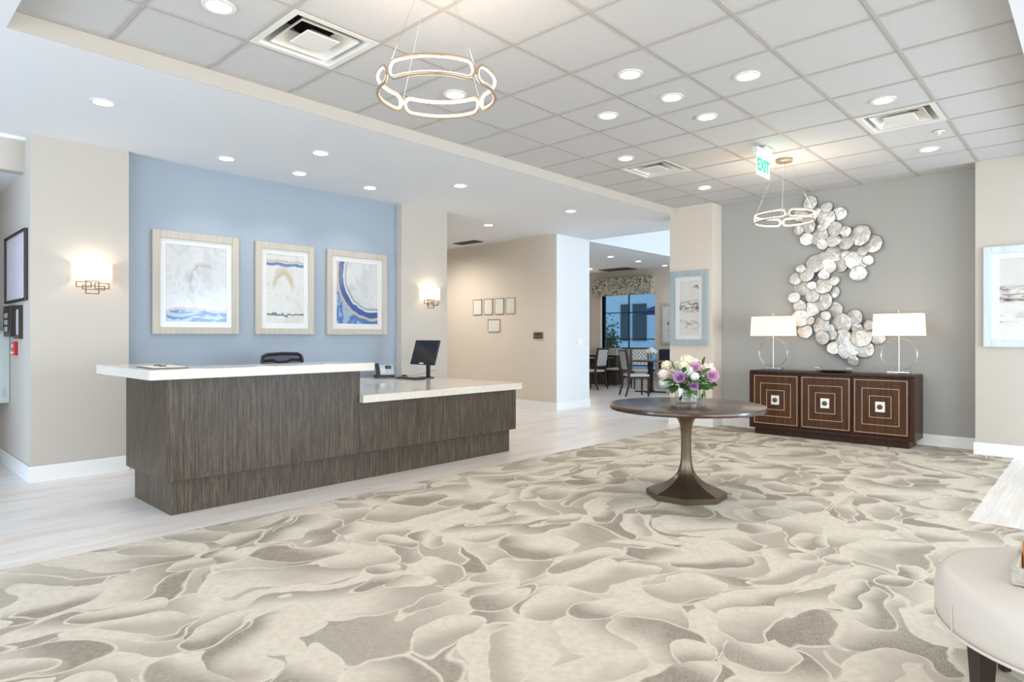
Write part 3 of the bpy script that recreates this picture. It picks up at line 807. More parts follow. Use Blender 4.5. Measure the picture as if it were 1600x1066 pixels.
# ================================================================== RECEPTION DESK
t = thing('reception_desk', 'long grey brown wood grain reception desk with white counters', 'desk', (3.4, 5.4, 0))
bm = BM(); prism(bm, [(1.66, 4.907), (5.21, 4.907), (5.21, 6.8), (4.6, 6.8), (4.6, 5.6), (2.0, 5.6), (2.0, 5.70), (1.66, 5.70)], .007 if 0 else 0, .30)
ob('plinth', bm, M['laminate'], t)
bm = BM(); prism(bm, [(1.612, 4.85), (3.21, 4.85), (3.21, 4.95), (1.72, 4.95), (1.72, 5.753), (1.612, 5.753)], .25, .99)
ob('front_panel', bm, M['laminate'], t, bev=.002)
bm = BM(); prism(bm, [(3.2101, 4.85), (5.26, 4.85), (5.26, 6.85), (5.15, 6.85), (5.15, 4.95), (3.2101, 4.95)], .25, .70)
ob('front_panel', bm, M['laminate'], t, bev=.002)
bm = BM(); prism(bm, [(1.455, 4.70), (3.262, 4.70), (3.42, 4.70), (3.42, 4.99), (3.42, 5.18), (1.90, 5.24), (1.90, 5.96), (1.455, 5.96)][:2]+[(3.262, 5.18), (1.89, 5.18), (1.89, 5.96), (1.455, 5.96)], .9905, 1.06)
ob('high_counter', bm, M['quartz'], t, bev=.006)
bm = BM(); prism(bm, [(3.205, 4.79), (5.30, 4.79), (5.30, 6.92), (4.50, 6.92), (4.50, 5.87), (3.205, 5.87)], .7005, .77)
ob('low_counter', bm, M['quartz'], t, bev=.006)
bm = BM(); prism(bm, [(1.73, 4.96), (3.2, 4.96), (3.2, 5.55), (2.2, 5.55), (2.2, 5.75), (1.73, 5.75)], .72, .75)
ob('work_surface', bm, M['laminate'], t)
bx('inner_panel', (4.5, 4.53, 5.9, 6.9, .05, .70), M['trim'], t)
bx('inner_panel', (3.15, 3.2, 4.96, 5.55, .05, .7195), M['laminate'], t)

# papers on the counter
t = thing('clipboard', 'cream papers on a dark board at the left end of the counter', 'clipboard', (1.66, 5.1, 1.06), math.radians(-4))
bm = BM(); prism(bm, [(-.11, -.2), (.13, -.2), (.13, .24), (-.11, .24)], .0005, .005); ob('board', bm, M['darkwood'], t, world=False)
for k in range(2):
    bm = BM(); prism(bm, [(-.10+.002*k, -.19), (.12, -.19+.003*k), (.12, .22), (-.10, .22)], .0052+.002*k, .0068+.002*k); ob('paper', bm, M['paper'], t, world=False)
for y in (-.02, .13):
    bm = BM(); box(bm, -.015, .03, y, y+.02, .0090, .016); ob('clip', bm, M['black'], t, world=False, bev=.002)

# desk telephone
t = thing('desk_phone', 'grey and black office telephone on the low counter', 'telephone', (4.84, 6.76, .7703), math.radians(-25))
R = Matrix.Rotation(math.radians(-52), 4, 'X')
bm = BM(); v = box(bm, -.12, .12, -.09, .09, 0, .03)
ob('base', bm, M['black'], t, world=False, bev=.005)
tilt = Matrix.Translation((0, .0, .09)) @ Matrix.Rotation(math.radians(55), 4, 'X')
bm = BM(); box(bm, -.065, .115, -.075, .075, -.012, .012, tilt); ob('body', bm, M['tube'], t, world=False, bev=.006)
bm = BM(); box(bm, .01, .09, .01, .06, .0122, .0145, tilt); ob('display', bm, M['screen'], t, world=False)
bm = BM()
for i in range(3):
    for j in range(4): box(bm, -.045+.018*i, -.033+.018*i, -.05+.02*j, -.037+.02*j, .0122, .016, tilt)
ob('keypad', bm, M['trim'], t, world=False)
bm = BM(); box(bm, -.115, -.07, -.10, .095, .0, .03, tilt); 
ob('handset', bm, M['black'], t, world=False, bev=.012)
bm = BM(); tube(bm, [(-.1+.012*math.cos(i*1.3)-.0007*i, -.08-.0014*i+.0*i, .012+.008*math.sin(i*1.3)+.0*i) for i in range(60)], .0022, 5); ob('cord', bm, M['black'], t, world=False)

# monitor, keyboard, mouse
t = thing('computer_monitor', 'black computer monitor on a stand on the low counter', 'monitor', (5.12, 6.28, .7703), PI)
mt = Matrix.Translation((0, 0, .325)) @ Matrix.Rotation(math.radians(-17), 4, 'Y')
bm = BM(); box(bm, -.012, .012, -.235, .235, -.165, .155, mt); ob('bezel', bm, M['black'], t, world=False, bev=.004)
bm = BM(); box(bm, .0122, .0135, -.228, .228, -.135, .148, mt); ob('screen', bm, M['screen'], t, world=False)
bm = BM(); box(bm, .0125, .0145, -.05, .03, -.156, -.142, mt); ob('logo', bm, M['trim'], t, world=False)
bm = BM(); box(bm, -.03, -.0125, -.13, .13, -.11, .1, mt); ob('rear_housing', bm, M['black'], t, world=False, bev=.008)
bm = BM(); box(bm, -.06, -.035, -.03, .03, .012, .33); ob('stand', bm, M['black'], t, world=False, bev=.004)
bm = BM(); lathe(bm, [(.001, 0), (.115, 0), (.115, .006), (.1, .0118), (.001, .0118)], seg=32, cap=False); ob('base', bm, M['black'], t, True, world=False)
t = thing('keyboard', 'black keyboard lying beside the monitor base', 'keyboard', (4.88, 6.28, .77))
bm = BM(); box(bm, -.07, .07, -.21, .21, .0003, .014); ob('case', bm, M['black'], t, world=False, bev=.004)
bm = BM()
for i in range(5):
    for j in range(14): box(bm, -.06+.024*i, -.04+.024*i, -.2+.0286*j, -.178+.0286*j, .0142, .019)
ob('keys', bm, M['screen'], t, world=False)
t = thing('computer_mouse', 'small black mouse with its cord behind the keyboard', 'mouse', (5.05, 6.62, .7703))
bm = BM(); bmesh.ops.create_uvsphere(bm, u_segments=16, v_segments=8, radius=1)
for v in bm.verts: v.co = (v.co.x*.05, v.co.y*.03, max(0, v.co.z)*.032)
ob('body', bm, M['black'], t, True, world=False)
bm = BM(); tube(bm, [(.05, 0, .012), (.1, -.1, .02), (.14, -.25, .05), (.2, -.4, .1)], .002, 5); ob('cord', bm, M['black'], t, True, world=False)

# office chair behind the desk
t = thing('office_chair', 'black office chair with a mesh back behind the reception desk', 'chair', (3.30, 6.1, 0), math.radians(10))
bm = BM(); lathe(bm, [(.001, .12), (.03, .12), (.03, .4), (.001, .4)], cap=False, seg=16); ob('column', bm, M['black'], t, True, world=False)
for k in range(5):
    a = 2*PI*k/5; bm = BM(); tube(bm, [(0, 0, .12), (.3*math.cos(a), .3*math.sin(a), .075)], .018, 8); l = ob('leg', bm, M['black'], t, True, world=False)
    bm = BM(); lathe(bm, [(.001, -.012), (.03, -.012), (.03, .012), (.001, .012)], cap=False, seg=16, mat=Matrix.Translation((.3*math.cos(a), .3*math.sin(a), .03)) @ Matrix.Rotation(PI/2, 4, 'X')); ob('caster', bm, M['black'], l, True, world=False)
bm = BM(); box(bm, -.25, .25, -.24, .24, .42, .5); ob('seat', bm, M['black'], t, world=False, bev=.03)
bk = [(-.245, .02, .62), (-.25, .03, .9), (-.25, .045, 1.04), (-.235, .05, 1.085), (-.19, .05, 1.105), (0, .055, 1.112), (.19, .05, 1.105), (.235, .05, 1.085), (.25, .045, 1.04), (.25, .03, .9), (.245, .02, .62), (0, 0, .57)]
bm = BM(); tube(bm, [(a, b+.22, c) for a, b, c in bk], .018, 10, True); bf = ob('back_frame', bm, M['black'], t, True, world=False)
M['mesh'] = glass('black mesh', (.25, .26, .28), .02, .5)
bm = BM(); vs = [bm.verts.new((a*.97, b+.22, c)) for a, b, c in bk]; bm.faces.new(vs); ob('back_mesh', bm, M['mesh'], t, world=False)
bm = BM(); tube(bm, [(-.23, .27, 1.04), (-.12, .275, 1.045), (-.05, .275, 1.02), (.05, .275, 1.02), (.12, .275, 1.045), (.23, .27, 1.04)], .014, 8); ob('crossbar', bm, M['black'], t, True, world=False)
bm = BM(); tube(bm, [(0, .05, .4), (0, .26, .42), (0, .27, .6)], .02, 8); ob('back_bracket', bm, M['black'], t, True, world=False)
for s in (-1, 1):
    bm = BM(); tube(bm, [(s*.22, 0, .44), (s*.29, 0, .46), (s*.3, 0, .62)], .015, 8); ar = ob('armrest', bm, M['black'], t, True, world=False)
    bm = BM(); box(bm, s*.3-.035, s*.3+.035, -.12, .12, .62, .645); ob('arm_pad', bm, M['black'], ar, world=False, bev=.01)

# ================================================================== SIDEBOARD
X0, X1, Y0, Y1, ZTOP = 8.35, 8.80, 1.565, 3.46, .845
t = thing('sideboard', 'dark walnut sideboard with three inlaid square patterned doors', 'sideboard', (8.575, (Y0+Y1)/2, 0))
bx('plinth', (X0+.04, X1-.02, Y0+.06, Y1-.06, .007, .0895), M['walnut_edge'], t)
bm = BM()
box(bm, X0, X1, Y0, Y0+.05, .09, ZTOP-.0305); box(bm, X0, X1, Y1-.05, Y1, .09, ZTOP-.0305); box(bm, X0, X1, Y0+.05, Y1-.05, .09, .13)
box(bm, X0+.02, X1, Y0+.05, Y1-.05, .13, ZTOP-.0305)
ob('body', bm, M['walnut_edge'], t, bev=.003)
bx('top', (X0+.0, X1, Y0, Y1, ZTOP-.03, ZTOP), M['walnut_edge'], t, .006)
dw = (Y1-Y0-.1-.05)/3
for k in range(3):
    a = Y0+.055+k*(dw+.022); b = a+dw
    d = bx('door', (X0-.004, X0+.0195, a, b, .14, ZTOP-.045), M['walnut'], t, .002)
    zc = (.14+ZTOP-.045)/2; yc = (a+b)/2; hw, hh = (b-a)/2-.018, (ZTOP-.045-.14)/2-.018
    for s in (1, .71, .42):
        q = .0022; w_, h_ = hw*s, hh*(s if s == 1 else s*.97)
        bm = BM(); xx = (X0-.0065, X0-.0041)
        for bb in ((yc-w_, yc+w_, zc+h_-2*q, zc+h_), (yc-w_, yc+w_, zc-h_, zc-h_+2*q), (yc-w_, yc-w_+2*q, zc-h_+2*q, zc+h_-2*q), (yc+w_-2*q, yc+w_, zc-h_+2*q, zc+h_-2*q)): box(bm, *xx, *bb)
        ob('inlay', bm, M['inlay'], d)
    h = bx('handle', (X0-.018, X0-.0042, yc-.05, yc+.05, zc-.06, zc+.06), M['pearl'], d, .003)
    bm = BM(); lathe(bm, [(.001, 0), (.03, 0), (.03, .006), (.02, .01), (.001, .01)], cap=False, seg=24, mat=Matrix.Translation((X0-.0181, yc, zc)) @ Matrix.Rotation(-PI/2, 4, 'Y')); k_ = ob('knob', bm, M['bronze'], d, True); 

# table lamps
def lamp(cy, label, w_=.25):
    x = 8.56; z = ZTOP
    t = thing('table_lamp', label, 'lamp', (x, cy, z), 0, 'matching table lamps on the sideboard')
    bx('foot', (x-.05, x+.05, cy-.12, cy+.12, z+.0005, z+.02), M['acrylic'], t, .002)
    bx('base', (x-.045, x+.045, cy-.115, cy+.115, z+.0205, z+.036), M['steel'], t, .003)
    bm = BM(); tube(bm, [(x, cy+.182*math.cos(a*PI/32), z+.235+.182*math.sin(a*PI/32)) for a in range(64)], .0075, 10, True); ob('ring', bm, M['acrylic'], t, True)
    bm = BM()
    tube(bm, [(x, cy+.19*math.cos(a*PI/32), z+.235+.19*math.sin(a*PI/32)) for a in range(64)], .0025, 8, True); ob('ring_edge', bm, M['steel'], t, True)
    bm = BM(); lathe(bm, [(.001, .036), (.006, .036), (.006, .5), (.001, .5)], (x, cy), 12, cap=False, z=z); ob('stem', bm, M['steel'], t, True)
    bm = BM(); za, zb = 1.302, 1.56; wa, wb, da, db = w_+.01, w_, .115, .105
    def rg(wd, dp, zz): return [bm.verts.new(p) for p in ((x-dp, cy-wd, zz), (x-dp, cy+wd, zz), (x+dp, cy+wd, zz), (x+dp, cy-wd, zz))]
    A = rg(wa, da, za); B = rg(wb, db, zb)
    for i in range(4): bm.faces.new((A[i], A[(i+1) % 4], B[(i+1) % 4], B[i]))
    s = ob('lamp_shade', bm, M['shade'], t, bev=0); md = s.modifiers.new('thick', 'SOLIDIFY'); md.thickness = .002
    bm = BM(); lathe(bm, [(.001, .5), (.012, .5), (.012, .53), (.03, .57), (.03, .61), (.015, .64), (.001, .64)], (x, cy), 16, cap=False, z=z); ob('bulb', bm, M['bulb'], t, True)
    bm = BM(); lathe(bm, [(.001, .70), (.004, .70), (.004, .735), (.012, .745), (.008, .76), (.001, .76)], (x, cy), 12, cap=False, z=z); fi = ob('finial', bm, M['steel'], t, True)
    bm = BM(); tube(bm, [(x, cy-wb, zb-.012), (x, cy+wb, zb-.012)], .0015, 5); tube(bm, [(x-db, cy, zb-.012), (x+db, cy, zb-.012)], .0015, 5); ob('spider', bm, M['steel'], t)
    light('lamp_bulb', 'POINT', (0, 0, .60), 5.5, (1, .83, .66), t, size=.035)
M['bulb'] = emis('lamp bulb', (1, .85, .66), 3)
lamp(3.225, 'lit table lamp with clear ring base at the left end of the sideboard', .252)
lamp(1.765, 'lit table lamp with clear ring base at the right end of the sideboard', .245)

# tray on the sideboard
t = thing('serving_tray', 'dark oval tray with silver handles in the middle of the sideboard', 'tray', (8.52, 2.46, ZTOP))
bm = BM(); lathe(bm, [(.001, .0005), (.55, .0005), (1, .018), (1.02, .024), (.98, .022), (.55, .006), (.001, .006)], cap=False, seg=40)
for v in bm.verts: v.co.x *= .13; v.co.y *= .2
ob('dish', bm, M['darkwood'], t, True, world=False)
for s in (-1, 1):
    bm = BM(); tube(bm, [(0, s*.16, .012), (0, s*.17, .055)], .004, 8); h = ob('handle', bm, M['steel'], t, True, world=False)
    bm = BM(); box(bm, -.05, .05, s*.19-.035, s*.19+.035, .0545, .061); ob('grip', bm, M['steel'], h, world=False, bev=.002)

# ================================================================== SHELL WALL SCULPTURE
t = thing('wall_sculpture', 'tall curving wall sculpture of overlapping silvery shell discs on the grey wall', 'wall sculpture', (8.83, 2.4, .9))
D = [(195,95,34),(292,120,25),(357,155,33),(283,180,43),(237,150,22),(145,160,35),(132,247,24),(187,225,36),(265,230,22),(330,241,38),(398,257,26),(478,278,50),(546,325,43),(178,298,31),(242,280,43),(270,328,24),(328,305,32),(398,312,39),(329,375,43),(488,362,26),(272,393,23),(398,387,24),(224,432,45),(298,450,36),(360,437,38),(454,418,48),(520,415,23),(467,489,37),(150,462,20),(181,494,36),(118,517,30),(277,496,24),(150,566,43),(332,529,23),(213,557,20),(272,552,43),(320,590,33),(211,611,35),(113,621,26),(268,643,45),(137,672,31),(205,683,37),(332,690,39),(146,738,41),(203,750,20),(286,725,23),(257,780,43),(168,808,36),(368,766,47),(442,735,41),(313,795,20),(322,828,25),(377,842,38),(268,846,34),(459,792,25),(525,775,25),(484,838,49),(574,845,33),(333,901,32),(409,914,46),(497,911,40),(441,975,27)]
rs = random.Random(3)
for i, (zx, zy, zr) in enumerate(D):
    # drawing units -> metres on the wall, taken about the sculpture's middle
    u = (1210+zx/3.555-800)/991.; v = (527-(290+zy/3.555))/991.
    xw = 8.78; den = .7311+.6823*u; k = xw/den; yw = k*(.6823-.7311*u); zw = 1.285+k*v
    r = zr/3.555/991*k*1.09
    lift = .022+.05*rs.random()+(.015 if zr < 30 else 0)
    ph = rs.random()*6; n = 48; tx, tz = rs.uniform(-.3, .3), rs.uniform(-.35, .25)
    sides = rs.choice((7, 8, 8, 9)); wob = [rs.uniform(-.07, .05) for _ in range(sides)]
    def rad(a):
        q = (a/(2*PI)*sides+ph) % sides; j = int(q); f = q-j
        poly = math.cos(PI/sides)/math.cos((f-.5)*2*PI/sides)
        return r*(.38+.72*poly+(wob[j]*(1-f)+wob[(j+1) % sides]*f))
    bm = BM(); prof = [(.96, -.012), (1.0, .0), (.985, .005), (.85, .008), (.5, .011), (.15, .013)]
    rings = []
    for s, h in prof:
        ring = []
        for a_ in range(n):
            a = 2*PI*a_/n; q = rad(a)*s; yy, zz = q*math.cos(a), q*math.sin(a)
            hh = h*(r/.09)+.004*math.sin(3*a+ph)*s*(r/.09)
            ring.append(bm.verts.new((xw+.05-lift-hh-(yy*tx+zz*tz), yw+yy, zw+zz)))
        rings.append(ring)
    for a, b in zip(rings, rings[1:]):
        for j in range(n): bm.faces.new((a[j], a[(j+1) % n], b[(j+1) % n], b[j]))
    bm.faces.new(rings[-1]); bm.faces.new(rings[0])
    d = ob('shell_disc', bm, M['capiz'], t, True, angle=60)
    bm = BM(); ra, rb = [], []
    for a_ in range(n):
        a = 2*PI*a_/n; q = rad(a)*1.045; yy, zz = q*math.cos(a), q*math.sin(a); xx = xw+.05-lift-(yy*tx+zz*tz)
        ra.append(bm.verts.new((xx+.0015, yw+yy, zw+zz))); rb.append(bm.verts.new((xx+.007, yw+yy*.97, zw+zz*.97)))
    bm.faces.new(ra); bm.faces.new(rb)
    for j in range(n): bm.faces.new((ra[j], ra[(j+1) % n], rb[(j+1) % n], rb[j]))
    ob('rim', bm, M['capizrim'], d)
    bm = BM(); box(bm, xw+.05-lift-.004, 8.8295, yw-.006, yw+.006, zw-.006, zw+.006); ob('post', bm, M['capizrim'], d)

# ================================================================== ROUND TABLE
tx, ty = 4.69, 2.46
t = thing('round_pedestal_table', 'round dark wood table on a flared bronze pedestal on the carpet', 'table', (tx, ty, 0))
bm = BM(); lathe(bm, [(.001, .7105), (.585, .7105), (.592, .706), (.602, .706), (.609, .711), (.61, .716), (.61, .738), (.607, .743), (.60, .745), (.001, .745)], (tx, ty), 96, cap=False); ob('tabletop', bm, M['tabletop'], t, True)
prof = [(.315, .007), (.315, .052), (.29, .062), (.22, .086), (.16, .115), (.105, .155), (.068, .2), (.051, .25), (.043, .3), (.040, .38), (.040, .46), (.043, .53), (.051, .58), (.066, .62), (.09, .655), (.115, .685), (.12, .706)]
fine = prof[:2]
for i in range(1, len(prof)-1):
    p0, p1, p2, p3 = prof[i-1] if i > 1 else prof[i], prof[i], prof[i+1], prof[min(i+2, len(prof)-1)]
    for k in range(1, 5):
        u = k/4; fine.append(tuple(.5*(2*p1[c]+(p2[c]-p0[c])*u+(2*p0[c]-5*p1[c]+4*p2[c]-p3[c])*u*u+(3*p1[c]-p0[c]-3*p2[c]+p3[c])*u**3) for c in (0, 1)))
bm = BM(); lathe(bm, fine, (tx, ty), 8, cap=True, rot=math.radians(28.5)); ob('pedestal', bm, M['table_metal'], t, True, angle=13)

# vase and bouquet
vx, vy, vz = 4.87, 2.54, .745
t = thing('glass_vase', 'low round clear glass vase on the round table', 'vase', (vx, vy, vz))
bm = BM(); lathe(bm, [(.001, .0005), (.098, .0005), (.103, .006), (.103, .105), (.099, .105), (.098, .012), (.001, .010)], (vx, vy), 40, cap=False, z=vz); ob('glass', bm, M['glass'], t, True)
bm = BM(); lathe(bm, [(.001, .0105), (.097, .0125), (.0975, .07), (.001, .07)], (vx, vy), 32, cap=False, z=vz); ob('water', bm, M['glass'], t, True)
bt = thing('flower_bouquet', 'bouquet of lilac roses and white hydrangeas in the glass vase', 'flowers', (vx, vy, vz+.02), math.radians(43.03-15.4-90))
# local frame: +x to the right of the photo, +y away, z up (origin inside the vase)
def loc(zx, zy): return ((zx-622)/2100, (955-zy)/2100-.022)
def orient(d): return Vector(d).to_track_quat('Z', 'Y').to_matrix().to_4x4()
def rose(p, r, d, mat, lab):
    R_ = Matrix.Translation(p) @ orient(d); bm = BM()
    rr = random.Random(int(abs(p[0])*1000))
    for L, (cnt, r0, h, op) in enumerate([(3, .14, .62, .1), (4, .3, .66, .2), (5, .48, .62, .32), (6, .7, .52, .5), (6, .9, .36, .8)]):
        for k in range(cnt):
            a0 = 2*PI*k/cnt+L*.7; W = 2*PI/cnt*.72
            g = []
            for j in range(5):
                tt = j/4; row = []
                for i in range(7):
                    s = i/6*2-1; a = a0+s*W*.9*(1-.25*tt)
                    q = r*(r0*(.35+.65*math.sin(tt*PI/2))+op*.18*tt**3+.02*abs(s))
                    z = r*(-.45+(h+.45)*tt-.18*s*s*tt)
                    row.append(bm.verts.new(R_ @ Vector((q*math.cos(a), q*math.sin(a), z))))
                g.append(row)
            for j in range(4):
                for i in range(6): bm.faces.new((g[j][i], g[j][i+1], g[j+1][i+1], g[j+1][i]))
    o = ob('rose', bm, mat, bt, True, world=False, angle=80); o['label'] = lab
    return o
def hydrangea(p, r, mat, lab=None):
    rr = random.Random(int(p[0]*999+p[2]*7777)); bm = BM(); n = int(60*(r/.06)**1.3)
    for i in range(n):
        zz = 1-2*(i+.5)/n; a = i*2.39996; q = math.sqrt(1-zz*zz); d = Vector((q*math.cos(a), q*math.sin(a), zz))
        R_ = Matrix.Translation(Vector(p)+d*r*rr.uniform(.85, 1.02)) @ orient(d+Vector((rr.uniform(-.3, .3),)*3)) @ Matrix.Rotation(rr.random()*3, 4, 'Z')
        s = .0135*rr.uniform(.85, 1.2)
        for k in range(4):
            b = k*PI/2; c, sn = math.cos(b), math.sin(b)
            pt = [(0, 0, 0), (s*.6, -s*.5, .0015), (s*1.15, 0, .003), (s*.6, s*.5, .0015)]
            bm.faces.new([bm.verts.new(R_ @ Vector((x*c-y*sn, x*sn+y*c, z))) for x, y, z in pt])
    bmesh.ops.create_icosphere(bm, subdivisions=2, radius=r*.86, matrix=Matrix.Translation(p))
    return ob('hydrangea', bm, mat, bt, True, world=False, angle=30)
def leaf(p, d, L, W, mat=None):
    bm = BM(); Rm = Matrix.Translation(p) @ orient(d) @ Matrix.Rotation(random.random()*PI*2, 4, 'Z'); n = 8; g = []
    for i in range(n+1):
        tt = i/n; w_ = W*math.sin(PI*min(1, tt*.96+.04))**.8*(1-tt*.3); bend = .25*L*tt*tt
        g.append([bm.verts.new(Rm @ Vector((s*w_, bend+abs(s)*w_*.35, L*tt))) for s in (-1, 0, 1)])
    for a, b in zip(g, g[1:]):
        for k in range(2): bm.faces.new((a[k], a[k+1], b[k+1], b[k]))
    return ob('leaf', bm, mat or M['leaf'], bt, True, world=False)
def pos(zx, zy, dep):
    x, z = loc(zx, zy); return Vector((x, dep, z))
for zx, zy, r, dep, mt in [(600, 245, .062, .03, 'hyd_cream'), (560, 330, .045, -.05, 'hyd_cream'), (262, 325, .044, .02, 'hyd_cream'), (225, 470, .055, -.03, 'hyd_blush'), (235, 610, .052, -.02, 'hyd_white'),
        (640, 400, .04, -.10, 'hyd_white'), (735, 490, .034, -.12, 'hyd_white'), (960, 385, .058, 0, 'hyd_blush'), (1010, 520, .046, .0, 'hyd_blush'), (740, 270, .04, .02, 'hyd_blush'),
        (450, 330, .045, .12, 'hyd_white'), (800, 360, .05, .13, 'hyd_cream'), (600, 480, .06, .15, 'hyd_blush'), (380, 540, .05, .12, 'hyd_cream'), (880, 600, .05, .1, 'hyd_white')]:
    hydrangea(pos(zx, zy, dep), r, M[mt])
rose(pos(485, 505, -.135), .049, (-.25, -1, .35), M['rose_lilac'], 'lilac rose at the front left')
rose(pos(740, 325, -.10), .043, (.1, -1, .5), M['rose_pink'], 'pink rose near the top')
rose(pos(1040, 475, -.08), .046, (.35, -1, .2), M['rose_pink'], 'pink rose at the right')
rose(pos(725, 650, -.125), .036, (0, -1, .1), M['rose_lilac'], 'small lilac rose low in front')
for zx, zy, dep, d, L, W in [(400, 380, -.03, (-.1, -.1, 1), .085, .016), (860, 300, .0, (.5, 0, 1), .075, .014), (830, 320, -.02, (-.3, -.1, 1), .05, .012), (350, 560, -.08, (-.8, -.6, -.3), .09, .026), (360, 640, -.1, (-.9, -.3, -.4), .08, .024),
        (640, 560, -.11, (.3, -.7, -.2), .085, .03), (600, 500, -.1, (.4, -.4, .5), .08, .028), (860, 540, -.09, (.8, -.5, .2), .09, .03), (880, 620, -.08, (.7, -.4, -.6), .1, .032), (900, 700, -.06, (.3, -.3, -.9), .085, .03),
        (340, 720, -.05, (-.3, -.2, -1), .07, .016), (870, 780, -.07, (.0, -.1, -1), .05, .012), (660, 720, -.09, (0, -.5, -.8), .08, .024), (560, 640, -.08, (-.5, -.6, -.3), .08, .026), (450, 700, -.08, (-.3, -.6, -.5), .07, .022),
        (300, 420, -.03, (-.9, -.3, .2), .08, .02), (850, 400, -.07, (.7, -.5, .4), .08, .024), (550, 440, -.1, (.1, -.7, .4), .08, .024), (700, 560, -.1, (.5, -.6, .2), .09, .03), (420, 450, -.08, (-.4, -.6, .4), .07, .022),
        (800, 560, .12, (.6, .6, .2), .09, .03), (450, 600, .12, (-.6, .6, 0), .09, .03), (622, 640, .13, (0, .9, -.2), .09, .03), (960, 600, .02, (1, .1, -.3), .08, .025), (250, 560, .06, (-1, .3, 0), .08, .025)]:
    leaf(pos(zx, zy, dep), d, L, W*1.15)
rl = random.Random(11)
for k in range(26):
    a = 2*PI*k/26; q = rl.uniform(.06, .12)
    leaf(Vector((q*math.cos(a), q*math.sin(a), rl.uniform(.10, .2))), (math.cos(a), math.sin(a), rl.uniform(-.9, .3)), rl.uniform(.07, .1), rl.uniform(.02, .03))
for k in range(22):
    a = 2*PI*k/22; a2 = a+2.2; bm = BM()
    tube(bm, [(.072*math.cos(a2), .072*math.sin(a2), -.004), (.02*math.cos(a+1), .02*math.sin(a+1), .09), (.1*math.cos(a), .1*math.sin(a), .19)], .0032, 6)
    ob('stem', bm, M['stem'] if k % 3 else M['leaf'], bt, True, world=False)

# ================================================================== OTTOMAN
ox, oy = 2.78, -.005
t = thing('round_ottoman', 'round white leather ottoman on tapered dark legs at the lower right', 'ottoman', (ox, oy, 0))
bm = BM(); lathe(bm, [(.001, .305), (.435, .305), (.452, .315), (.457, .34), (.459, .40), (.454, .445), (.438, .468), (.41, .478), (.3, .483), (.001, .485)], (ox, oy), 72, cap=False); st = ob('cushion', bm, M['leather'], t, True, angle=60)
bm = BM(); tube(bm, [(ox+.455*math.cos(a*PI/48), oy+.455*math.sin(a*PI/48), .310) for a in range(96)], .0055, 8, True); ob('piping', bm, M['leather'], st, True)
for a_ in (137.5, 227.5, 317.5, 47.5):
    a = math.radians(a_-11); bm = BM()
    tube(bm, [(ox+.4595*math.cos(a), oy+.4595*math.sin(a), .318), (ox+.4605*math.cos(a), oy+.4605*math.sin(a), .40), (ox+.444*math.cos(a), oy+.444*math.sin(a), .463)], .0018, 6); ob('seam', bm, M['leather'], st, True)
    a = math.radians(a_-3)
    bm = BM(); lathe(bm, [(.022, .007), (.042, .304)], (ox+.405*math.cos(a), oy+.405*math.sin(a)), 4, rot=a+PI/4); ob('leg', bm, M['darkwood'], t, bev=.003)
bx('base_frame', (ox-.3, ox+.3, oy-.3, oy+.3, .27, .3045), M['darkwood'], t)
t = thing('wooden_tray', 'grey washed wooden tray resting on the white ottoman', 'tray', (2.8, .05, .485))
bm = BM(); x0, x1, y0, y1, z = 2.6, 3.06, -.2, .22, .4855
box(bm, x0, x1, y0, y1, z, z+.01); box(bm, x0, x0+.014, y0, y1, z+.01, z+.055); box(bm, x1-.014, x1, y0, y1, z+.01, z+.055); box(bm, x0+.014, x1-.014, y0, y0+.014, z+.01, z+.055); box(bm, x0+.014, x1-.014, y1-.014, y1, z+.01, z+.055)
ob('tray_body', bm, M['greywood'] if 'greywood' in M else wood('grey washed tray wood', srgb(150, 144, 132), srgb(176, 170, 158), srgb(198, 192, 180), 30, .6, axis='X'), t, bev=.002)
t = thing('candle_holder', 'amber wooden block standing in the grey tray at the right image edge', 'ornament', (2.81, .17, .4955))
bx('block', (2.78, 2.84, .142, .204, .496, .588), M['amber'], t, .004)

# ================================================================== DINING ROOM
t = thing('window_valance', 'floral fabric box valance above the dining room window', 'valance', (14.6, 9.5, 2.41))
bm = BM(); box(bm, 14.5, 14.515, 8.60, 10.5, 2.41, 2.89); box(bm, 14.515, 14.699, 8.60, 8.615, 2.41, 2.89); box(bm, 14.515, 14.699, 10.485, 10.5, 2.41, 2.89); box(bm, 14.515, 14.699, 8.615, 10.485, 2.875, 2.89)
ob('fabric_box', bm, M['valance'], t)
M['winframe'] = NT('dark window frame', .4, srgb(18, 26, 36)).m
bm = BM()
y0, y1, z0, z1 = 8.6, 10.27, .38, 2.5
for b in ((y0, y0+.03, z0, z1), (y1-.06, y1, z0, z1), (y0, y1, z0, z0+.05), (y0, y1, z1-.04, z1), (9.43, 9.455, z0, z1), (y0, y1, 1.94, 1.965), (y0, y1, 1.22, 1.245), ):
    box(bm, 14.76, 14.80, *b)
wn = struct('window_3', bm, M['winframe'])
bx('pane', (14.775, 14.785, 8.6, 10.27, .38, 2.5), M['windowglass'], wn)
bm = BM(); box(bm, 14.685, 14.76, 10.27, 10.33, .34, 2.5); box(bm, 14.66, 14.76, 8.56, 10.33, .34, .38); struct('trim_2', bm, M['trim'])
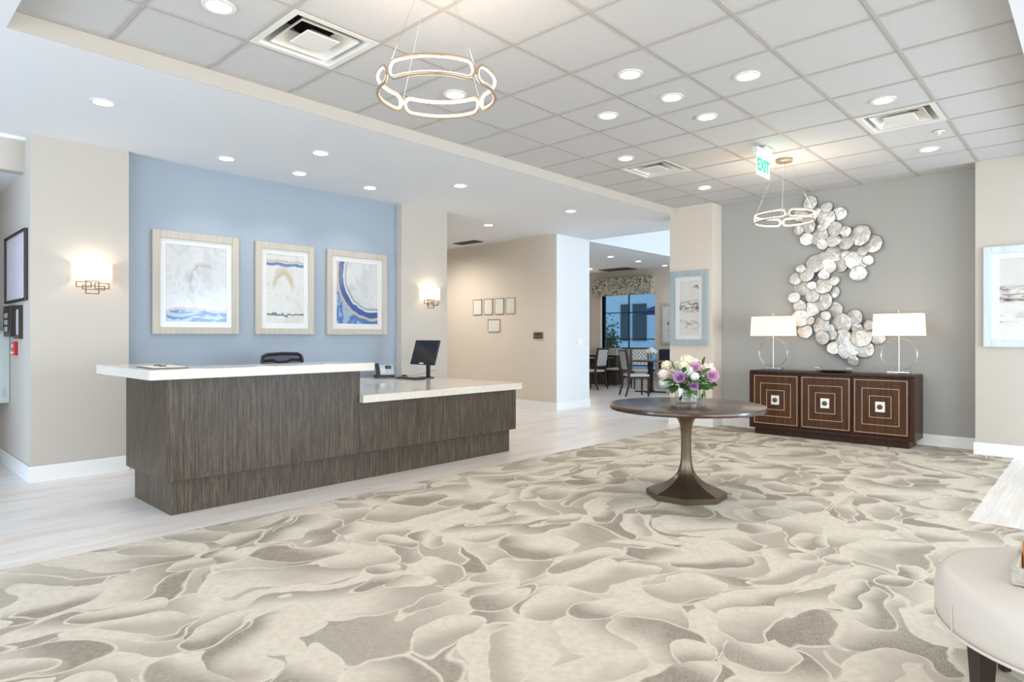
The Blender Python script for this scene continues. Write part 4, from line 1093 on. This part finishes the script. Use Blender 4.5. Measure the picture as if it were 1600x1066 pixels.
# outside, seen through the dining window
t = thing('outdoor_building', 'pale stucco building seen through the dining room window', 'building', (24, 15, 0))
M['stucco'] = NT('pale stucco', .9, srgb(205, 214, 222)).m; M['darkpane'] = NT('dark pane', .1, srgb(40, 62, 74)).m
bx('wall', (24, 24.4, 6, 24, 0, 9), M['stucco'], t)
for y, yw_ in ((14.45, .68), (15.3, .45), (17.6, .8)): 
    wv = bx('window', (23.95, 24.0, y, y+yw_, 1.13, 2.74), M['darkpane'], t)
bx('ledge', (23.7, 23.999, 6, 24, .2, .55), M['stucco'], t)
o = sbx('ground_outside', (15, 26, 4, 26, -.2, -.05), M['stucco'])
t = thing('patio_umbrella', 'blue patio umbrella outside the dining room window', 'umbrella', (18.6, 10.55, 0))
bm = BM(); lathe(bm, [(1.0, 2.05), (.02, 2.42)], (18.6, 10.55), 8, cap=False)
M['umb'] = NT('blue canvas', .8, srgb(26, 46, 100)).m
ob('canopy', bm, M['umb'], t); bm = BM(); tube(bm, [(18.6, 10.55, -.05), (18.6, 10.55, 2.55)], .025, 10); ob('pole', bm, M['steel'], t, True)
t = thing('outdoor_shrub', 'small dark shrub outside the dining room window', 'shrub', (16.2, 11.1, -.05))
bm = BM(); rr = random.Random(5)
for k in range(1500):
    p = Vector((16.2+rr.gauss(0, .17), 11.1+rr.gauss(0, .17), .85+rr.gauss(0, .36))); d = Vector((rr.uniform(-1, 1), rr.uniform(-1, 1), rr.uniform(-.3, 1))).normalized()*.12; s = d.orthogonal().normalized()*.03
    bm.faces.new([bm.verts.new(q) for q in (p, p+d*.5+s, p+d, p+d*.5-s)])
ob('foliage', bm, M['leaf'], t); bm = BM(); tube(bm, [(16.2, 11.1, -.05), (16.2, 11.1, .9)], .03, 8); ob('trunk', bm, M['stem'], t)
bx('planter', (16.0, 16.4, 10.9, 11.3, -.05, .35), M['stucco'], t)

def dining_chair():
    t = thing('dining_chair', '', 'chair', (0, 0, 0), 0, 'dark framed dining chairs')
    # local: faces +x, back at -x
    bm = BM(); box(bm, -.22, .24, -.23, .23, .43, .48); ob('seat', bm, M['seatfabric'], t, world=False, bev=.02)
    for s in (-1, 1):
        bm = BM(); tube(bm, [(-.30, s*.21, 0), (-.235, s*.21, .22), (-.22, s*.21, .45), (-.25, s*.21, .75), (-.30, s*.215, 1.02)], .02, 6, rr=[.018, .024, .028, .026, .024]); ob('leg', bm, M['darkwood'], t, True, world=False)
        bm = BM(); tube(bm, [(.22, s*.2, 0), (.22, s*.2, .43)], .02, 6, rr=[.019, .027]); ob('leg', bm, M['darkwood'], t, True, world=False)
    bm = BM(); tube(bm, [(-.30, -.215, 1.0), (-.30, .215, 1.0)], .022, 6); ob('top_rail', bm, M['darkwood'], t, world=False)
    bm = BM(); tube(bm, [(-.235, -.21, .56), (-.235, .21, .56)], .016, 6); ob('lower_rail', bm, M['darkwood'], t, world=False)
    for s in (-1, 1): bm = BM(); box(bm, -.21, .22, s*.2-.01, s*.2+.01, .385, .4295); ob('seat_rail', bm, M['darkwood'], t, world=False)
    bm = BM(); m_ = Matrix.Translation((-.268, 0, .78)) @ Matrix.Rotation(math.radians(-8.5), 4, 'Y'); box(bm, -.018, .018, -.19, .19, -.20, .20, m_); ob('backrest', bm, M['chairfabric'], t, world=False, bev=.006)
    return t
ch = dining_chair()
ch['label'] = 'leftmost dining chair, its patterned back towards us, beside the white wall'; ch.location = (12.85, 9.25, 0); ch.rotation_euler = (0, 0, PI/2)
dup(ch, (13.95, 9.27, 0), PI/2, 'second dining chair from the left, patterned back in front of the window')
dup(ch, (12.0, 7.5, 0), math.radians(-38), 'dining chair seen from the side, nearest the opening, facing the pedestal table')
dup(ch, (13.74, 8.42, 0), math.radians(-140), 'dining chair behind the pedestal table, against the window')
def pedestal_table(loc, label):
    t = thing('dining_table', label, 'table', loc)
    bm = BM(); lathe(bm, [(.001, .72), (.46, .72), (.465, .735), (.46, .75), (.001, .75)], cap=False, seg=40); ob('tabletop', bm, M['tabletop'], t, True, world=False)
    bm = BM(); box(bm, -.045, .045, -.045, .045, .03, .7195); ob('column', bm, M['black'], t, world=False)
    for k in range(2):
        bm = BM(); m_ = Matrix.Rotation(math.radians(20+90*k), 4, 'Z'); box(bm, -.36, .36, -.035, .035, 0+.0001*k, .03-.0001*k, m_); ob('foot', bm, M['black'], t, world=False)
    return t
pedestal_table((13.0, 7.72, 0), 'pedestal dining table with white flowers seen through the opening')
t = thing('dining_table', 'long dining table at the left of the dining room behind two chairs', 'table', (13.2, 10.0, 0))
bx('tabletop', (12.3, 14.2, 9.55, 10.4, .72, .75), M['tabletop'], t, .004)
for x in (12.4, 14.05):
    for y in (9.62, 10.28): bx('leg', (x, x+.05, y, y+.05, 0, .7195), M['darkwood'], t)
bx('end_panel', (12.55, 13.9, 9.95, 10.0, .1, .7195), M['laminate'], t)
t = thing('sill_counter', 'low pale counter under the left of the dining room window', 'counter', (14.5, 10.5, 0))
bx('body', (14.3, 14.66, 9.55, 11.5, 0, .80), M['laminate'], t); bx('top', (14.25, 14.67, 9.5, 11.5, .8005, .98), M['framewood'], t, .004)
t = thing('booth_bench', 'dark navy upholstered booth bench at the right of the dining room', 'bench', (14.2, 7.2, 0))
bx('backrest', (14.32, 14.5, 6.6, 8.28, .30, .98), M['navy'], t, .03)
bx('seat', (13.95, 14.319, 6.6, 7.85, .36, .46), M['seatfabric'], t, .03); bx('base', (14.0, 14.45, 6.65, 7.8, 0, .2995), M['darkwood'], t)
t = thing('bud_vase', 'small glass vase on the pedestal dining table', 'vase', (13.02, 7.72, .75))
bm = BM(); lathe(bm, [(.001, .0005), (.04, .0005), (.045, .12), (.042, .12), (.037, .006), (.001, .006)], cap=False, seg=24); ob('glass', bm, M['glass'], t, True, world=False)
t = thing('white_flowers', 'round bunch of white flowers on the pedestal dining table', 'flowers', (13.02, 7.72, .77))
bt = t
hydrangea(Vector((0, 0, .19)), .085, M['hyd_white']); hydrangea(Vector((.05, -.06, .17)), .06, M['hyd_white']); hydrangea(Vector((-.05, .06, .17)), .06, M['hyd_white'])
bm = BM(); tube(bm, [(0, 0, 0), (0, 0, .12)], .02, 8); ob('stem', bm, M['leaf'], t, world=False)
